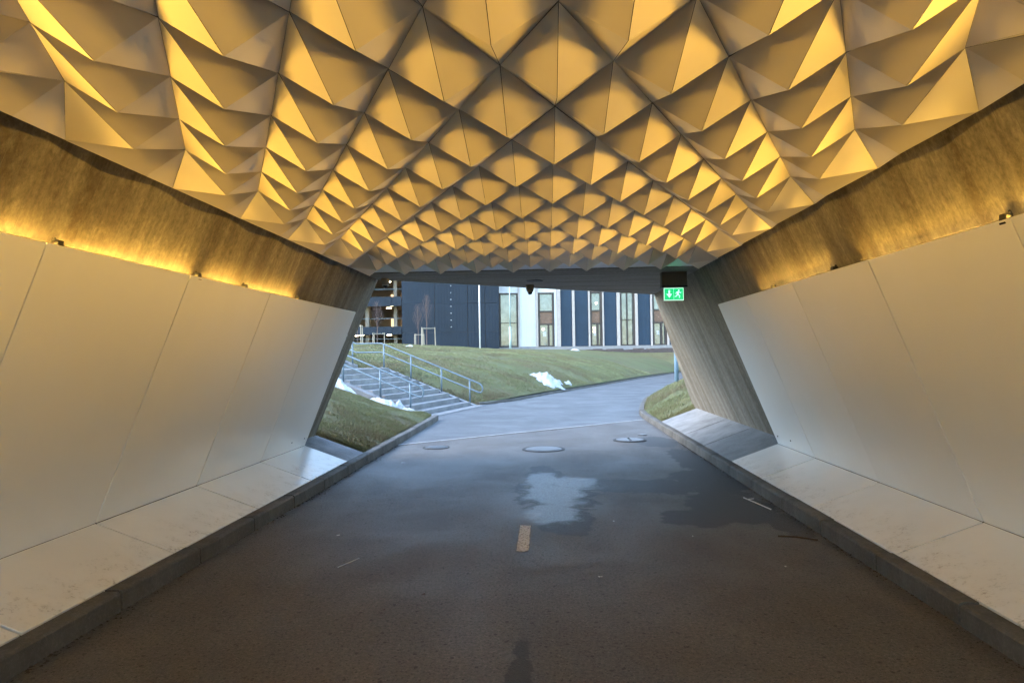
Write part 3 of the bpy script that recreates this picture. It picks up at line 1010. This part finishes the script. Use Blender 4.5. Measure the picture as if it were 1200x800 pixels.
# ------------------------------------------------------------------ exit sign
ex = tag(empty('exit_sign', (1.90, 10.2, 2.80)), 'lit green exit sign with down arrow and running figure under a brown box', 'sign')
SXC = 1.893
b_ = MB().box(1.72, 2.085, 10.14, 10.30, 2.60, 2.806).build('mounting_box', MAT['box_brown'], bevel=.004); child(b_, ex)
b_ = MB().box(1.715, 2.09, 10.13, 10.31, 2.572, 2.598).build('base_plate', MAT['black_plastic'], bevel=.004); child(b_, ex)
b_ = MB().box(1.742, 2.042, 10.17, 10.205, 2.375, 2.571).build('housing', MAT['white_plastic'], bevel=.006, seg=2); child(b_, ex)
face = MB().box(1.750, 2.034, 10.163, 10.169, 2.383, 2.563).build('sign_panel', MAT['sign_white']); child(face, ex)
for a, b in ((1.758, 1.889), (1.893, 2.026)):
    p_ = MB().box(a, b, 10.158, 10.162, 2.392, 2.554).build('green_field', MAT['sign_green']); child(p_, ex)
def flat(poly, y0=10.153, y1=10.157):
    return MB().prism(poly, lambda a, b: (a, y0, b), lambda a, b: (a, y1, b))
ar = flat([(1.812, 2.532), (1.838, 2.532), (1.838, 2.478), (1.868, 2.478), (1.825, 2.418), (1.782, 2.478), (1.812, 2.478)])
child(ar.build('arrow', MAT['sign_white']), ex)
mn = MB()
def seg2(a, b, w):
    a = Vector((a[0], a[1])); b = Vector((b[0], b[1])); d = (b-a).normalized(); p = Vector((-d.y, d.x))*w/2
    mn.prism([tuple(a+p), tuple(a-p), tuple(b-p), tuple(b+p)], lambda x, z: (x, 10.153, z), lambda x, z: (x, 10.157, z))
ox, oz = 1.956, 2.468
for a, b, w in (((0, .042), (-.008, 0), .024), ((-.008, .002), (.020, -.020), .013), ((.020, -.018), (.014, -.052), .012), ((-.010, .002), (-.026, -.026), .013), ((-.026, -.024), (-.050, -.034), .012),
                ((.004, .040), (.030, .020), .010), ((.030, .020), (.042, .034), .010), ((-.004, .040), (-.030, .030), .010), ((-.030, .030), (-.034, .008), .010)):
    seg2((ox+a[0], oz+a[1]), (ox+b[0], oz+b[1]), w)
mn.prism([(ox+.008+.012*math.cos(t), oz+.058+.012*math.sin(t)) for t in np.linspace(0, 2*math.pi, 10, endpoint=False)], lambda x, z: (x, 10.153, z), lambda x, z: (x, 10.157, z))
child(mn.build('running_figure', MAT['sign_white']), ex)

# ------------------------------------------------------------------ cameras under the soffit, dark disc, plaque
def dome(name, x, y, z, sc, body, label, ring):
    root = tag(empty(name, (x, y, z)), label, 'camera')
    b_ = MB().lathe([(.075*sc, 0), (.078*sc, -.03*sc), (.072*sc, -.08*sc), (.055*sc, -.12*sc), (.045*sc, -.135*sc)], (x, y, z), 20).build('housing', MAT[body], smooth=True); child(b_, root)
    if ring:
        r_ = MB().lathe([(.058*sc, -.118*sc), (.064*sc, -.128*sc), (.058*sc, -.140*sc), (.046*sc, -.1365*sc)], (x, y, z), 20).build('ring', MAT['white_plastic'], smooth=True); child(r_, root)
    d_ = MB().lathe([(.044*sc, -.136*sc), (.042*sc, -.152*sc), (.030*sc, -.170*sc), (.012*sc, -.178*sc)], (x, y, z), 20).build('dome', MAT['dome_black'], smooth=True); child(d_, root)
dome('dome_camera', -.262, 11.62, 2.80, .92, 'box_brown', 'small brown dome camera hanging from the middle of the soffit', False)
dome('dome_camera', -2.42, 10.22, 2.80, .80, 'cream_plastic', 'small pale dome camera with white ring beside the left concrete edge', True)
o = MB().lathe([(.13, 0), (.135, -.006), (.12, -.012), (.04, -.014)], (-.17, 10.95, 2.799), 24).build('soffit_disc', MAT['black_metal'])  # thin dark disc lying just under the soffit
tag(o, 'dark round disc on the soffit above the brown camera', 'cover')

pq = tag(empty('wall_plaque', (sx(-1, wall_off(1.8)), 10.05, 1.8)), 'small white plaque with blue squares on the left concrete wall edge', 'sign')
def on_wall(y, z, t):   # a point t in front of the left wall's inner face
    nrm = Vector((.915, 0, -.403))
    return Vector((sx(-1, wall_off(z)), y, z))+nrm*t
def wall_plate(y0, y1, z0, z1, t0, t1, mat, nm):
    vs = [on_wall(y0, z0, t0), on_wall(y1, z0, t0), on_wall(y1, z1, t0), on_wall(y0, z1, t0), on_wall(y0, z0, t1), on_wall(y1, z0, t1), on_wall(y1, z1, t1), on_wall(y0, z1, t1)]
    child(MB().hexa(vs).build(nm, MAT[mat]), pq)
wall_plate(9.74, 10.02, 1.675, 1.955, .001, .006, 'plaque_white', 'plate')
wall_plate(9.84, 9.98, 1.725, 1.80, .008, .010, 'plaque_blue', 'square')
wall_plate(9.95, 9.995, 1.895, 1.93, .008, .010, 'plaque_dark', 'square')

# ------------------------------------------------------------------ covers in the path
def road_z(x, y): return float(min((fbm(np.array(x*.35+5), np.array(y*.35), 3)-.5)*.018*min(max(y/4, 0), 1), .006))
def manhole(x, y, r, label, ribs):
    z = road_z(x, y)+.006
    root = tag(empty('manhole_cover', (x, y, z)), label, 'manhole cover')
    f_ = MB().lathe([(r, -.05), (r, 0), (r*.985, .004), (r*.86, .004), (r*.855, -.012), (r*.5, -.013)], (x, y, z), 40).build('frame', MAT['iron_dark']); child(f_, root)
    c_ = MB().lathe([(r*.84, -.03), (r*.84, .002), (r*.825, .005), (r*.4, .005)], (x, y, z), 40)
    for i in range(-ribs, ribs+1):
        u = i*r*.82/(ribs+.7)
        hl = math.sqrt(max(0, (r*.76)**2-u*u))
        if hl > .03: c_.box(x+u-.009, x+u+.009, y-hl, y+hl, z+.0045, z+.011)
    child(c_.build('cover', MAT['iron'], bevel=0), root)
manhole(-.072, 11.66, .365, 'round ribbed iron manhole cover in the middle of the path', 11)
manhole(-1.97, 12.03, .24, 'faint iron cover near the left kerb end', 5)
# gully with two plates
gx, gy, gz = 1.52, 12.80, road_z(1.52, 12.8)+.012
root = tag(empty('gully_cover', (gx, gy, gz)), 'oval iron gully cover with two plates near the right kerb', 'manhole cover')
child(MB().lathe([(.31, -.05), (.31, .0), (.27, .003), (.265, -.01), (.1, -.011)], (gx, gy, gz), 32).build('frame', MAT['iron_dark']), root)
for sg in (-1, 1):
    poly = [(gx+sg*.02, gy-.24), (gx+sg*.02, gy+.24)]+[(gx+sg*.255*math.sin(t), gy+.255*math.cos(t)) for t in np.linspace(.25, math.pi-.25, 9)]
    child(MB().prism(poly, lambda a, b: (a, b, gz-.03), lambda a, b: (a, b, gz+.008)).build('plate', MAT['iron']), root)
# small valve cap
o = MB().lathe([(.09, -.03), (.09, .008), (.075, .012), (.03, .012)], (1.86, 13.6, road_z(1.86, 13.6)+.006), 20).build('valve_cap', MAT['iron'])
tag(o, 'tiny round iron valve cap beyond the gully by the right kerb', 'valve cover')

# litter
def litter(name, mat, pts, r, label, cat):
    o = MB().tube([(p[0], p[1], road_z(p[0], p[1])+r+(p[2] if len(p) > 2 else 0)) for p in pts], r if not isinstance(r, list) else r, 5).build(name, MAT[mat])
    return tag(o, label, cat)
litter('straw', 'paper', [(-1.62, 5.18), (-1.57, 5.3), (-1.52, 5.42)], .0035, 'thin pale straw lying on the asphalt left of the middle', 'straw')
litter('twig', 'paper', [(2.14, 7.65), (2.17, 7.5), (2.20, 7.35), (2.25, 7.08)], .006, 'pale twig lying on the wet asphalt by the right kerb', 'twig')
litter('twig', 'paper', [(2.17, 7.58), (2.235, 7.6)], .005, 'short pale twig fragment touching the longer pale twig', 'twig')
litter('twig', 'leaf_brown', [(1.98, 6.06), (2.06, 6.02, .006), (2.13, 6.03), (2.27, 5.93)], .007, 'dark brown twig lying against the right kerb', 'twig')
def leaf(x, y, sz, mat, label, cat, rz=0.0):
    z = road_z(x, y)+.004
    k = 9
    vs = [(0, 0, .006)]
    for i in range(k):
        t = 2*math.pi*i/k
        rr = sz*(.6+.5*random.random())
        vs.append((rr*math.cos(t)*1.5, rr*math.sin(t)*.8, .001+random.random()*.008))
    fs = [(0, 1+i, 1+(i+1) % k) for i in range(k)]
    o = pydata('leaf' if 'leaf' in cat else 'paper_scrap', vs, fs, MAT[mat])
    o.location = (x, y, z); o.rotation_euler = (0, 0, rz)
    return tag(o, label, cat)
leaf(-.17, 7.13, .014, 'leaf_brown', 'small dark leaf on the left edge of the icy patch', 'leaf', .5)
leaf(-.85, 4.58, .013, 'leaf_brown', 'small dark leaf on bare asphalt low in the middle left', 'leaf', 1.2)
leaf(-1.05, 4.3, .010, 'leaf_brown', 'dark leaf crumb on the asphalt, lowest of the left leaves', 'leaf', 2.2)
leaf(.36, 4.95, .012, 'paper', 'pale paper scrap on the asphalt right of the dark stain', 'paper')
leaf(.62, 6.6, .010, 'paper', 'pale speck of paper right of the painted dash', 'paper', .7)
leaf(-1.9, 6.1, .012, 'paper', 'pale scrap of paper left of the straw', 'paper', .7)
leaf(-2.2, 10.3, .022, 'paper', 'white scrap lying near the left kerb before the pale strip', 'paper', .3)
leaf(-1.55, 23.0, .10, 'snow', 'white scrap of snow on the outside path by the stairs', 'paper', .3)
leaf(1.75, 5.2, .012, 'paper', 'pale scrap on dark asphalt in the right foreground', 'paper', 1.3)
leaf(1.25, 6.05, .010, 'paper', 'pale speck near the wet patch at right', 'paper', 1.9)

# ------------------------------------------------------------------ stairs
st = tag(empty('stairs', ST_O), 'wide concrete outdoor stairs climbing left beside the lawn', 'stairs')
def SP(a, w, z): return ST_O+ST_A*a+ST_W*w+Vector((0, 0, z))
def st_box(a0, a1, w0, w1, z0, z1, nm, mat='step_concrete', bev=.012):
    vs = [SP(a0, w0, z0), SP(a1, w0, z0), SP(a1, w1, z0), SP(a0, w1, z0), SP(a0, w0, z1), SP(a1, w0, z1), SP(a1, w1, z1), SP(a0, w1, z1)]
    o = MB().hexa(vs).build(nm, MAT[mat], bevel=bev); child(o, st); return o
w0, w1 = .26, ST_WIDTH-.26
st_box(-.42, -.01, .0, ST_WIDTH, -.12, .022, 'foot_slab')
for i in range(NST):
    st_box(i*TREAD, (i+1)*TREAD+(.0 if i < NST-1 else 0)-.004, w0+.003, w1-.003, i*RISER-.25 if i else -.1, (i+1)*RISER+random.uniform(-.003, .003), 'step')
zt = NST*RISER; a1 = NST*TREAD
st_box(a1, a1+LAND, .0, ST_WIDTH, zt-.3, zt-.002, 'landing')
a2 = a1+LAND
for i in range(7):
    st_box(a2+i*TREAD, a2+(i+1)*TREAD-.004, w0+.003, w1-.003, zt+i*RISER-.25, zt+(i+1)*RISER, 'step')
def stringer(wa, wb):
    lift = .035
    prof = [(-.12, -.25), (-.12, .03), (.10, .10), (a1-.02, zt+lift), (a1-.02, zt-.5)]
    mb = MB(); mb.prism(prof, lambda a, z: SP(a, wa, z), lambda a, z: SP(a, wb, z))
    child(mb.build('stringer', MAT['step_concrete'], bevel=.012), st)
    prof = [(a2+.02, zt-.5), (a2+.02, zt+.1), (a2+7*TREAD, zt+7*RISER+lift), (a2+7*TREAD, zt)]
    mb = MB(); mb.prism(prof, lambda a, z: SP(a, wa, z), lambda a, z: SP(a, wb, z))
    child(mb.build('stringer', MAT['step_concrete'], bevel=.012), st)
stringer(0, .255); stringer(ST_WIDTH-.255, ST_WIDTH)

def handrail(w, label, posts, ext, second=True):
    hr = tag(empty('handrail', SP(0, w, 0)), label, 'handrail')
    sl = RISER/TREAD
    Hh = .80
    def zline(a):
        return max(0, min(a, a1))*sl+.03+max(0, a-a2)*sl+(min(a, 0)*sl)
    top = [a for a in (ext, a1, a2, a2+6*TREAD)]
    def path(h): return [SP(a, w, zline(a)+h) for a in top]
    r_ = .024
    pts_top = path(Hh); pts_low = path(Hh-.30)
    # rounded end loop
    c0, c1 = pts_top[0], pts_low[0]
    mid = (c0+c1)/2; rad = (c0-c1).length/2
    loop = []
    for t in np.linspace(0, math.pi, 9):
        loop.append(mid+Vector((0, 0, 1))*rad*math.cos(t)-ST_A*rad*math.sin(t)*.9+Vector((0, 0, -.28))*rad*math.sin(t))
    full = list(reversed(pts_top))+loop[1:-1]+pts_low
    o = MB().tube(full, r_, 10).build('rail', MAT['galvanised'], smooth=True); child(o, hr)
    for a in posts:
        base = zline(a)-.06
        if a > a1 and a < a2: base = zt-.05
        o = MB().tube([SP(a, w, base), SP(a, w, zline(a)+Hh-.012)], .028, 10).build('post', MAT['galvanised'], smooth=True); child(o, hr)
handrail(ST_WIDTH-.13, 'blue-grey steel handrail on the lawn side of the stairs, farther one', [.06, 1.05, 2.15, 3.15, 4.35, 5.4], -.25)
handrail(.13, 'blue-grey steel handrail on the tunnel side of the stairs, nearer one', [.25, 1.15, 2.30, 3.4, 5.0], .0)

# ------------------------------------------------------------------ snow
def snow_pile(name, x, y, rx, ry, h, zfun, label, rot=0.0, seed=1, lumps=7.0):
    n_r, n_a = 26, 80
    vs, fs = [], []
    r_ = np.random.default_rng(seed)
    for i in range(n_r+1):
        for k in range(n_a):
            t = 2*math.pi*k/n_a; q = i/n_r
            edge = .25+1.25*float(fbm(np.array(math.cos(t)*1.9+seed*7), np.array(math.sin(t)*1.9+seed*3), 4))
            lx, ly = q*rx*edge*math.cos(t), q*ry*edge*math.sin(t)
            wx = x+lx*math.cos(rot)-ly*math.sin(rot); wy = y+lx*math.sin(rot)+ly*math.cos(rot)
            hh = h*max(0, 1-q**1.6)*(-.15+2.3*float(fbm(np.array(wx*lumps+seed), np.array(wy*lumps), 5)))-.03*q
            vs.append((wx, wy, float(zfun(np.array(wx), np.array(wy)))+hh))
    for i in range(n_r):
        for k in range(n_a):
            k2 = (k+1) % n_a
            fs.append((i*n_a+k, i*n_a+k2, (i+1)*n_a+k2, (i+1)*n_a+k))
    o = pydata(name, vs, fs, MAT['snow'], smooth=True)
    return tag(o, label, 'snow')
snow_pile('snow_pile', .02, 30.2, .75, 1.3, .24, lawn_z, 'melting dirty snow heap at the edge of the lawn by the path', -.25, 4)
snow_pile('snow_pile', -3.95, 17.55, 1.0, .5, .22, lawn_z, 'thin snow remnant at the foot of the stairs, right of the grass', -.35, 9, 5)
snow_pile('snow_pile', -5.35, 17.5, .7, .4, .18, lawn_z, 'thin snow remnant beside the stairs next to the concrete edge', -.4, 13, 5)
snow_pile('snow_pile', 1.0, 31.6, .22, .3, .12, lawn_z, 'tiny snow lump right of the snow heap', 0, 17)
snow_pile('snow_pile', -8.3, 41, .3, .4, .10, lawn_z, 'small snow lump on the lawn near the wooden tree stakes', 0, 21)
snow_pile('snow_pile', 2.6, 62, .7, .6, .14, lawn_z, 'small snow lump before the dark planting bed', 0, 23)

# ------------------------------------------------------------------ far buildings
# facade frame: u along the facade, v away from the viewer
U = Vector((math.cos(yaw), math.sin(yaw), 0)); V = Vector((-math.sin(yaw), math.cos(yaw), 0))
def facade_root(name, dist, label):
    o = empty(name, V*dist, yaw)
    return tag(o, label, 'building')
def pu(px, d): return (px-600)/800*d
def pz(py, px, d): return 1.6+(416.8-.015*(px-600)-py)*d/800

# --- pale and navy office building
D1 = 70.0
ob = facade_root('office_building', D1, 'office building with white and navy bays and tall narrow windows')
def part(nm, u0, u1, v0, v1, z0, z1, mat, parent, bev=0.0):
    o = MB().box(u0, u1, v0, v1, z0, z1).build(nm, MAT[mat], parent, bevel=bev)
    return o
ZB, ZT = 2.50, 14.0
part('core', pu(585, D1), 26, .5, 14, 1.0, ZT, 'bronze_frame', ob)
def u(px): return pu(px, D1)
def bay(px0, px1, mat, z0=ZB, z1=ZT, v0=.12):
    part('cladding_panel', u(px0), u(px1), v0, .49, z0, z1, mat, ob)
def strip(px0, px1, mat='trim_beige', z0=ZB-.02, z1=ZT+.05):
    part('pilaster', u(px0), u(px1), -.06, .48, z0, z1, mat, ob)
def window(px0, px1, kind, z0=ZB, z1=8.05):
    a, b = u(px0), u(px1)
    w = tag(empty('window', (0, 0, 0)), None); w.parent = ob
    fr = MB(); fw_ = .16 if kind == 'tall' else .2
    fr.box(a, a+fw_, .10, .49, z0, z1); fr.box(b-fw_, b, .10, .49, z0, z1)
    fr.box(a+fw_, b-fw_, .10, .49, z1-.14, z1); fr.box(a+fw_, b-fw_, .10, .49, z0, z0+.10)
    def pane(x0, x1, za, zb):
        part('pane', x0, x1, .36, .38, za, zb, 'window_glass', w)
    A, B = a+fw_, b-fw_
    if kind == 'tall':
        zt_ = z0+2.45
        fr.box(A, B, .12, .49, zt_, zt_+.06)
        pane(A, B, z0+.10, zt_); pane(A, B, zt_+.06, z1-.14)
    elif kind == 'door':
        zt_ = 4.72; zu = 6.03
        fr.box(A, B, .12, .49, zt_, zt_+.14); fr.box(A, B, .12, .49, zu, zu+.14)
        m_ = A+(B-A)*.68
        fr.box(m_-.09, m_+.09, .12, .49, z0+.10, zt_)
        pane(A, m_-.09, z0+.10, zt_); pane(m_+.09, B, z0+.10, zt_); pane(A, B, zu+.14, z1-.14)
        part('spandrel', A, B, .30, .34, zt_+.14, zu, 'bronze_panel', w)
        nt = part('notice', A+(m_-A)*.35, A+(m_-A)*.72, .345, .352, z0+1.05, z0+1.5, 'paper', w)
    elif kind == 'split':
        zt_ = z0+2.6; m_ = A+(B-A)*.5
        fr.box(A, B, .12, .49, zt_, zt_+.06); fr.box(m_-.05, m_+.05, .12, .49, z0+.1, z1-.14)
        for p, q in ((A, m_-.05), (m_+.05, B)):
            pane(p, q, z0+.10, zt_); pane(p, q, zt_+.06, z1-.14)
    fr.build('frame', MAT['bronze_frame'], w)
    # next storey of the same column, above the beam's edge
    part('lintel', a, b, .13, .488, z1+.003, ZT-.01, 'white_cladding' if px1 < 655 else 'bronze_panel', ob)
window(585.5, 607.5, 'tall'); strip(607.7, 609.6)
bay(609.6, 628.4, 'white_cladding'); strip(628.6, 631)
window(631.2, 650, 'door'); bay(650.2, 653, 'white_cladding'); strip(653.2, 657.4)
x = 657.5
for (a, b, k) in ((657.5, 671, 'n'), (671, 674, 's'), (674, 690, 'n'), (690, 692, 's'), (692, 706.3, 'door'), (706.5, 708.2, 's'), (708.3, 723.3, 'n'), (723.4, 727, 's'), (727.2, 744.6, 'split'), (744.8, 748, 's'),
                  (748.1, 763, 'n'), (763.1, 765, 's'), (765.2, 782, 'door'), (782.2, 784.4, 's'), (784.5, 800, 'n'), (800, 803.4, 's'), (803.6, 820, 'split'), (820.2, 823.4, 's'), (823.5, 838, 'n'), (838.1, 840, 's'), (840.2, 856, 'door'), (856.2, 858, 's'), (858.1, 890, 'n')):
    if k == 'n': bay(a, b, 'navy_facade')
    elif k == 's': strip(a, b)
    else: window(a, b, k)
part('plinth', u(585), 26, -.30, .48, 1.0, ZB-.03, 'paving_stone', ob)
# small warm ceiling lamps seen through the glass doors
for px_, z_ in ((700, 6.9), (697, 4.35), (697, 4.0), (637, 4.3)):
    part('lamp', u(px_)-.09, u(px_)+.09, .33, .345, z_-.09, z_+.09, 'lamp_warm', ob)
bd = MB()
for i in range(40):
    xa = u(585)+(26-u(585))*i/40; xb = u(585)+(26-u(585))*(i+1)/40
    ha = 2.30+random.uniform(-.08, .08)
    bd.box(xa, xb+.001, -2.6, -.32, 1.0, ha-.25+random.uniform(0, .1))
pb = bd.build('planting_bed', MAT['planting_bed']); pb.location = V*D1; pb.rotation_euler = (0, 0, yaw)
tag(pb, 'dark bare planting bed along the foot of the office building', 'planting bed')

# --- navy garage
D2 = 68.5
gb = facade_root('parking_garage', D2, 'dark navy clad parking garage with open lit storeys at left')
def g(px): return pu(px, D2)
UR = g(471.0); UL = -42.0; UE = g(585.2)
ZG = 2.0; ZGT = 16.0
rows = [(ZG, 4.05), (4.07, 6.93), (6.95, 9.90), (9.92, 12.9), (12.92, ZGT)]
cols = [(471.1, 509.5), (509.7, 548.3), (548.6, 568.7), (569, 585.1)]
for (z0, z1) in rows:
    for (a, b) in cols:
        part('cladding_panel', g(a)+.012, g(b)-.012, 0, .12, z0, z1, 'navy_cladding', gb)
part('side_wall', UE-.13, UE, .121, 12, ZG, ZGT, 'navy_cladding', gb)
part('core', UR+.3, UE-.2, .14, 11, ZG, ZGT-.1, 'bronze_frame', gb)
part('roof', UL, UE, .125, 12, ZGT+.001, ZGT+.3, 'bronze_frame', gb)
# storeys: spandrel bands and openings
bands = [(ZG, 2.75), (3.92, 4.72), (6.78, 7.72), (9.75, 10.6), (12.6, 13.4), (15.2, ZGT)]
for (z0, z1) in bands:
    uu = UL
    while uu < UR-.1:
        e2 = min(UR-.01, uu+6.0)
        part('spandrel', uu+.012, e2-.012, 0, .14, z0, z1, 'navy_cladding', gb); uu = e2
for i, (zf) in enumerate((2.3, 4.35, 7.3, 10.2, 13.0)):
    part('floor_slab', UL, UR+.25, .16, 14, zf, zf+.22, 'garage_floor', gb)
part('back_wall', UL, UR+.25, 14, 14.2, ZG, ZGT, 'garage_floor', gb)
part('inner_wall', UR+.05, UR+.25, .15, 13.9, ZG, ZGT, 'garage_column', gb)
for zf, zh in ((4.57, 2.73), (7.52, 2.68), (2.52, 1.83), (10.42, 2.58)):
    for k in range(5):
        uu = UR-1.0-k*2.9
        part('column', uu, uu+.35, 1.2, 1.6, zf+.001, zf+zh-.001, 'garage_column', gb)
        part('column', uu-1.2, uu-.85, 8, 8.4, zf+.001, zf+zh-.001, 'garage_column', gb)
    part('rail', UL, UR-.02, .30, .34, zf+.95, zf+1.0, 'galvanised', gb)
    for k, (du, dv) in enumerate(((1.2, 3.0), (3.3, 2.2), (2.2, 6.5), (4.9, 5.0), (6.2, 8.0), (.7, 9.5))):
        part('tube_lamp', UR-du-.5, UR-du, dv, dv+.12, zf+zh-.30, zf+zh-.20, 'lamp_warm', gb)
for zf in (4.57, 7.52):
    for k in range(3):
        part('window_glow', UR-.9-k*1.3, UR-.45-k*1.3, 13.85, 13.9, zf+.5, zf+1.7, 'room_glow', gb)
# vertical row of small studs on the cladding
for i in range(10):
    zz = pz(383-8.05*i, 529, D2)
    part('stud', g(529)-.035, g(529)+.035, -.03, -.002, zz-.035, zz+.035, 'white_plastic', gb)

# white pole and lamp post before the buildings
def world_fv(px, d): return V*d+U*pu(px, d)
p = world_fv(562.4, 66.0); zb = float(lawn_z(p.x, p.y))-.2
o = MB().tube([(p.x, p.y, zb), (p.x, p.y, 10.5)], [.075, .06], 10).build('flag_pole', MAT['white_pole'], smooth=True)
tag(o, 'tall plain white pole in front of the navy garage wall', 'pole')
p = world_fv(598.0, 60.0); zb = float(lawn_z(p.x, p.y))-.2
lp = tag(empty('lamp_post', (p.x, p.y, zb)), 'slim pale teal lamp post before the first tall window', 'lamp post')
child(MB().tube([(p.x, p.y, zb), (p.x, p.y, zb+2.2)], [.10, .095], 12).build('base', MAT['teal_pole'], smooth=True), lp)
child(MB().tube([(p.x, p.y, zb+2.201), (p.x, p.y, 8.6)], [.055, .04], 12).build('shaft', MAT['teal_pole'], smooth=True), lp)
child(MB().box(p.x-.08, p.x+.5, p.y-.1, p.y+.1, 8.6, 8.7).build('head', MAT['teal_pole'], bevel=.02), lp)
o = MB().tube([(4.62, 24.6, .2), (4.62, 24.6, 3.6)], .075, 14).build('sign_post', MAT['blue_pole'], smooth=True)
tag(o, 'blue-grey steel post behind the right grass bank', 'post')

# ------------------------------------------------------------------ young trees with stakes
def young_tree(px, d, htot, label, seed):
    r_ = random.Random(seed)
    p = world_fv(px, d); z = float(lawn_z(p.x, p.y))
    root = tag(empty('young_tree', (p.x, p.y, z)), label, 'tree', 'young trees on the lawn')
    top = z+htot
    child(MB().tube([(p.x, p.y, z-.1), (p.x+.02, p.y, z+htot*.45), (p.x, p.y, top)], [.035, .026, .006], 7).build('trunk', MAT['bark']), root)
    br = MB()
    for i in range(46):
        t = r_.uniform(.36, .93); zz = z+htot*t
        a = r_.uniform(0, 6.28); L = (1-t)*htot*.42+.25
        el = R(r_.uniform(58, 76))
        e = Vector((math.cos(a)*math.cos(el), math.sin(a)*math.cos(el), math.sin(el)))
        s0 = Vector((p.x, p.y, zz)); s1 = s0+e*L*.5+Vector((0, 0, .02)); s2 = s0+e*L+Vector((0, 0, .12*L))
        br.tube([s0, s1, s2], [.006, .004, .002], 4)
        for q in range(3):
            b0 = s0.lerp(s2, r_.uniform(.3, .9)); a2_ = a+r_.uniform(-1, 1)
            br.tube([b0, b0+Vector((math.cos(a2_)*.3, math.sin(a2_)*.3, .85)).normalized()*L*.45], [.003, .002], 4)
    child(br.build('crown', MAT['twig_red']), root)
def stake_frame(px, d, wid, hgt, label, rz, n_st=3):
    p = world_fv(px, d); z = float(lawn_z(p.x, p.y))
    root = tag(empty('tree_stakes', (p.x, p.y, z)), label, 'tree stakes', 'wooden stakes around young trees')
    pts = [(wid/2*math.cos(rz+2*math.pi*k/n_st), wid/2*math.sin(rz+2*math.pi*k/n_st)) for k in range(n_st)]
    for (a, b) in pts:
        child(MB().tube([(p.x+a*1.06, p.y+b*1.06, z-.3), (p.x+a, p.y+b, z+hgt)], .032, 8).build('stake', MAT['wood_stake']), root)
    for k in range(n_st):
        (a, b), (c, d_) = pts[k], pts[(k+1) % n_st]
        zz = z+hgt-.06-.004*k
        child(MB().tube([(p.x+a, p.y+b, zz), (p.x+c, p.y+d_, zz)], .026, 6).build('crossbar', MAT['wood_stake']), root)
for px, d, wid, hg, ht, rz, sd_, w_ in ((500, 46, 1.12, 1.22, 3.35, .1, 3, 'rightmost of the staked trees'), (490, 56, .95, 1.15, 3.5, .3, 5, 'second from right of the staked trees'),
                                    (442, 54, 1.1, 1.15, 3.6, .15, 8, 'third from right of the staked trees'), (419, 47, 1.1, 1.25, 3.3, 1.2, 9, 'leftmost staked tree, beside the concrete wall edge')):
    young_tree(px, d, ht, 'slender bare young tree, '+w_, sd_)
    stake_frame(px, d, wid, hg, {'r': 'pale wooden stake frame around the rightmost young tree', 's': 'pale wooden stake frame around the second young tree from right', 't': 'pale wooden stake frame around the third young tree from right', 'l': 'pale wooden stakes around the leftmost young tree by the concrete edge'}[w_[0]], rz)
print('pyramids', n_p)
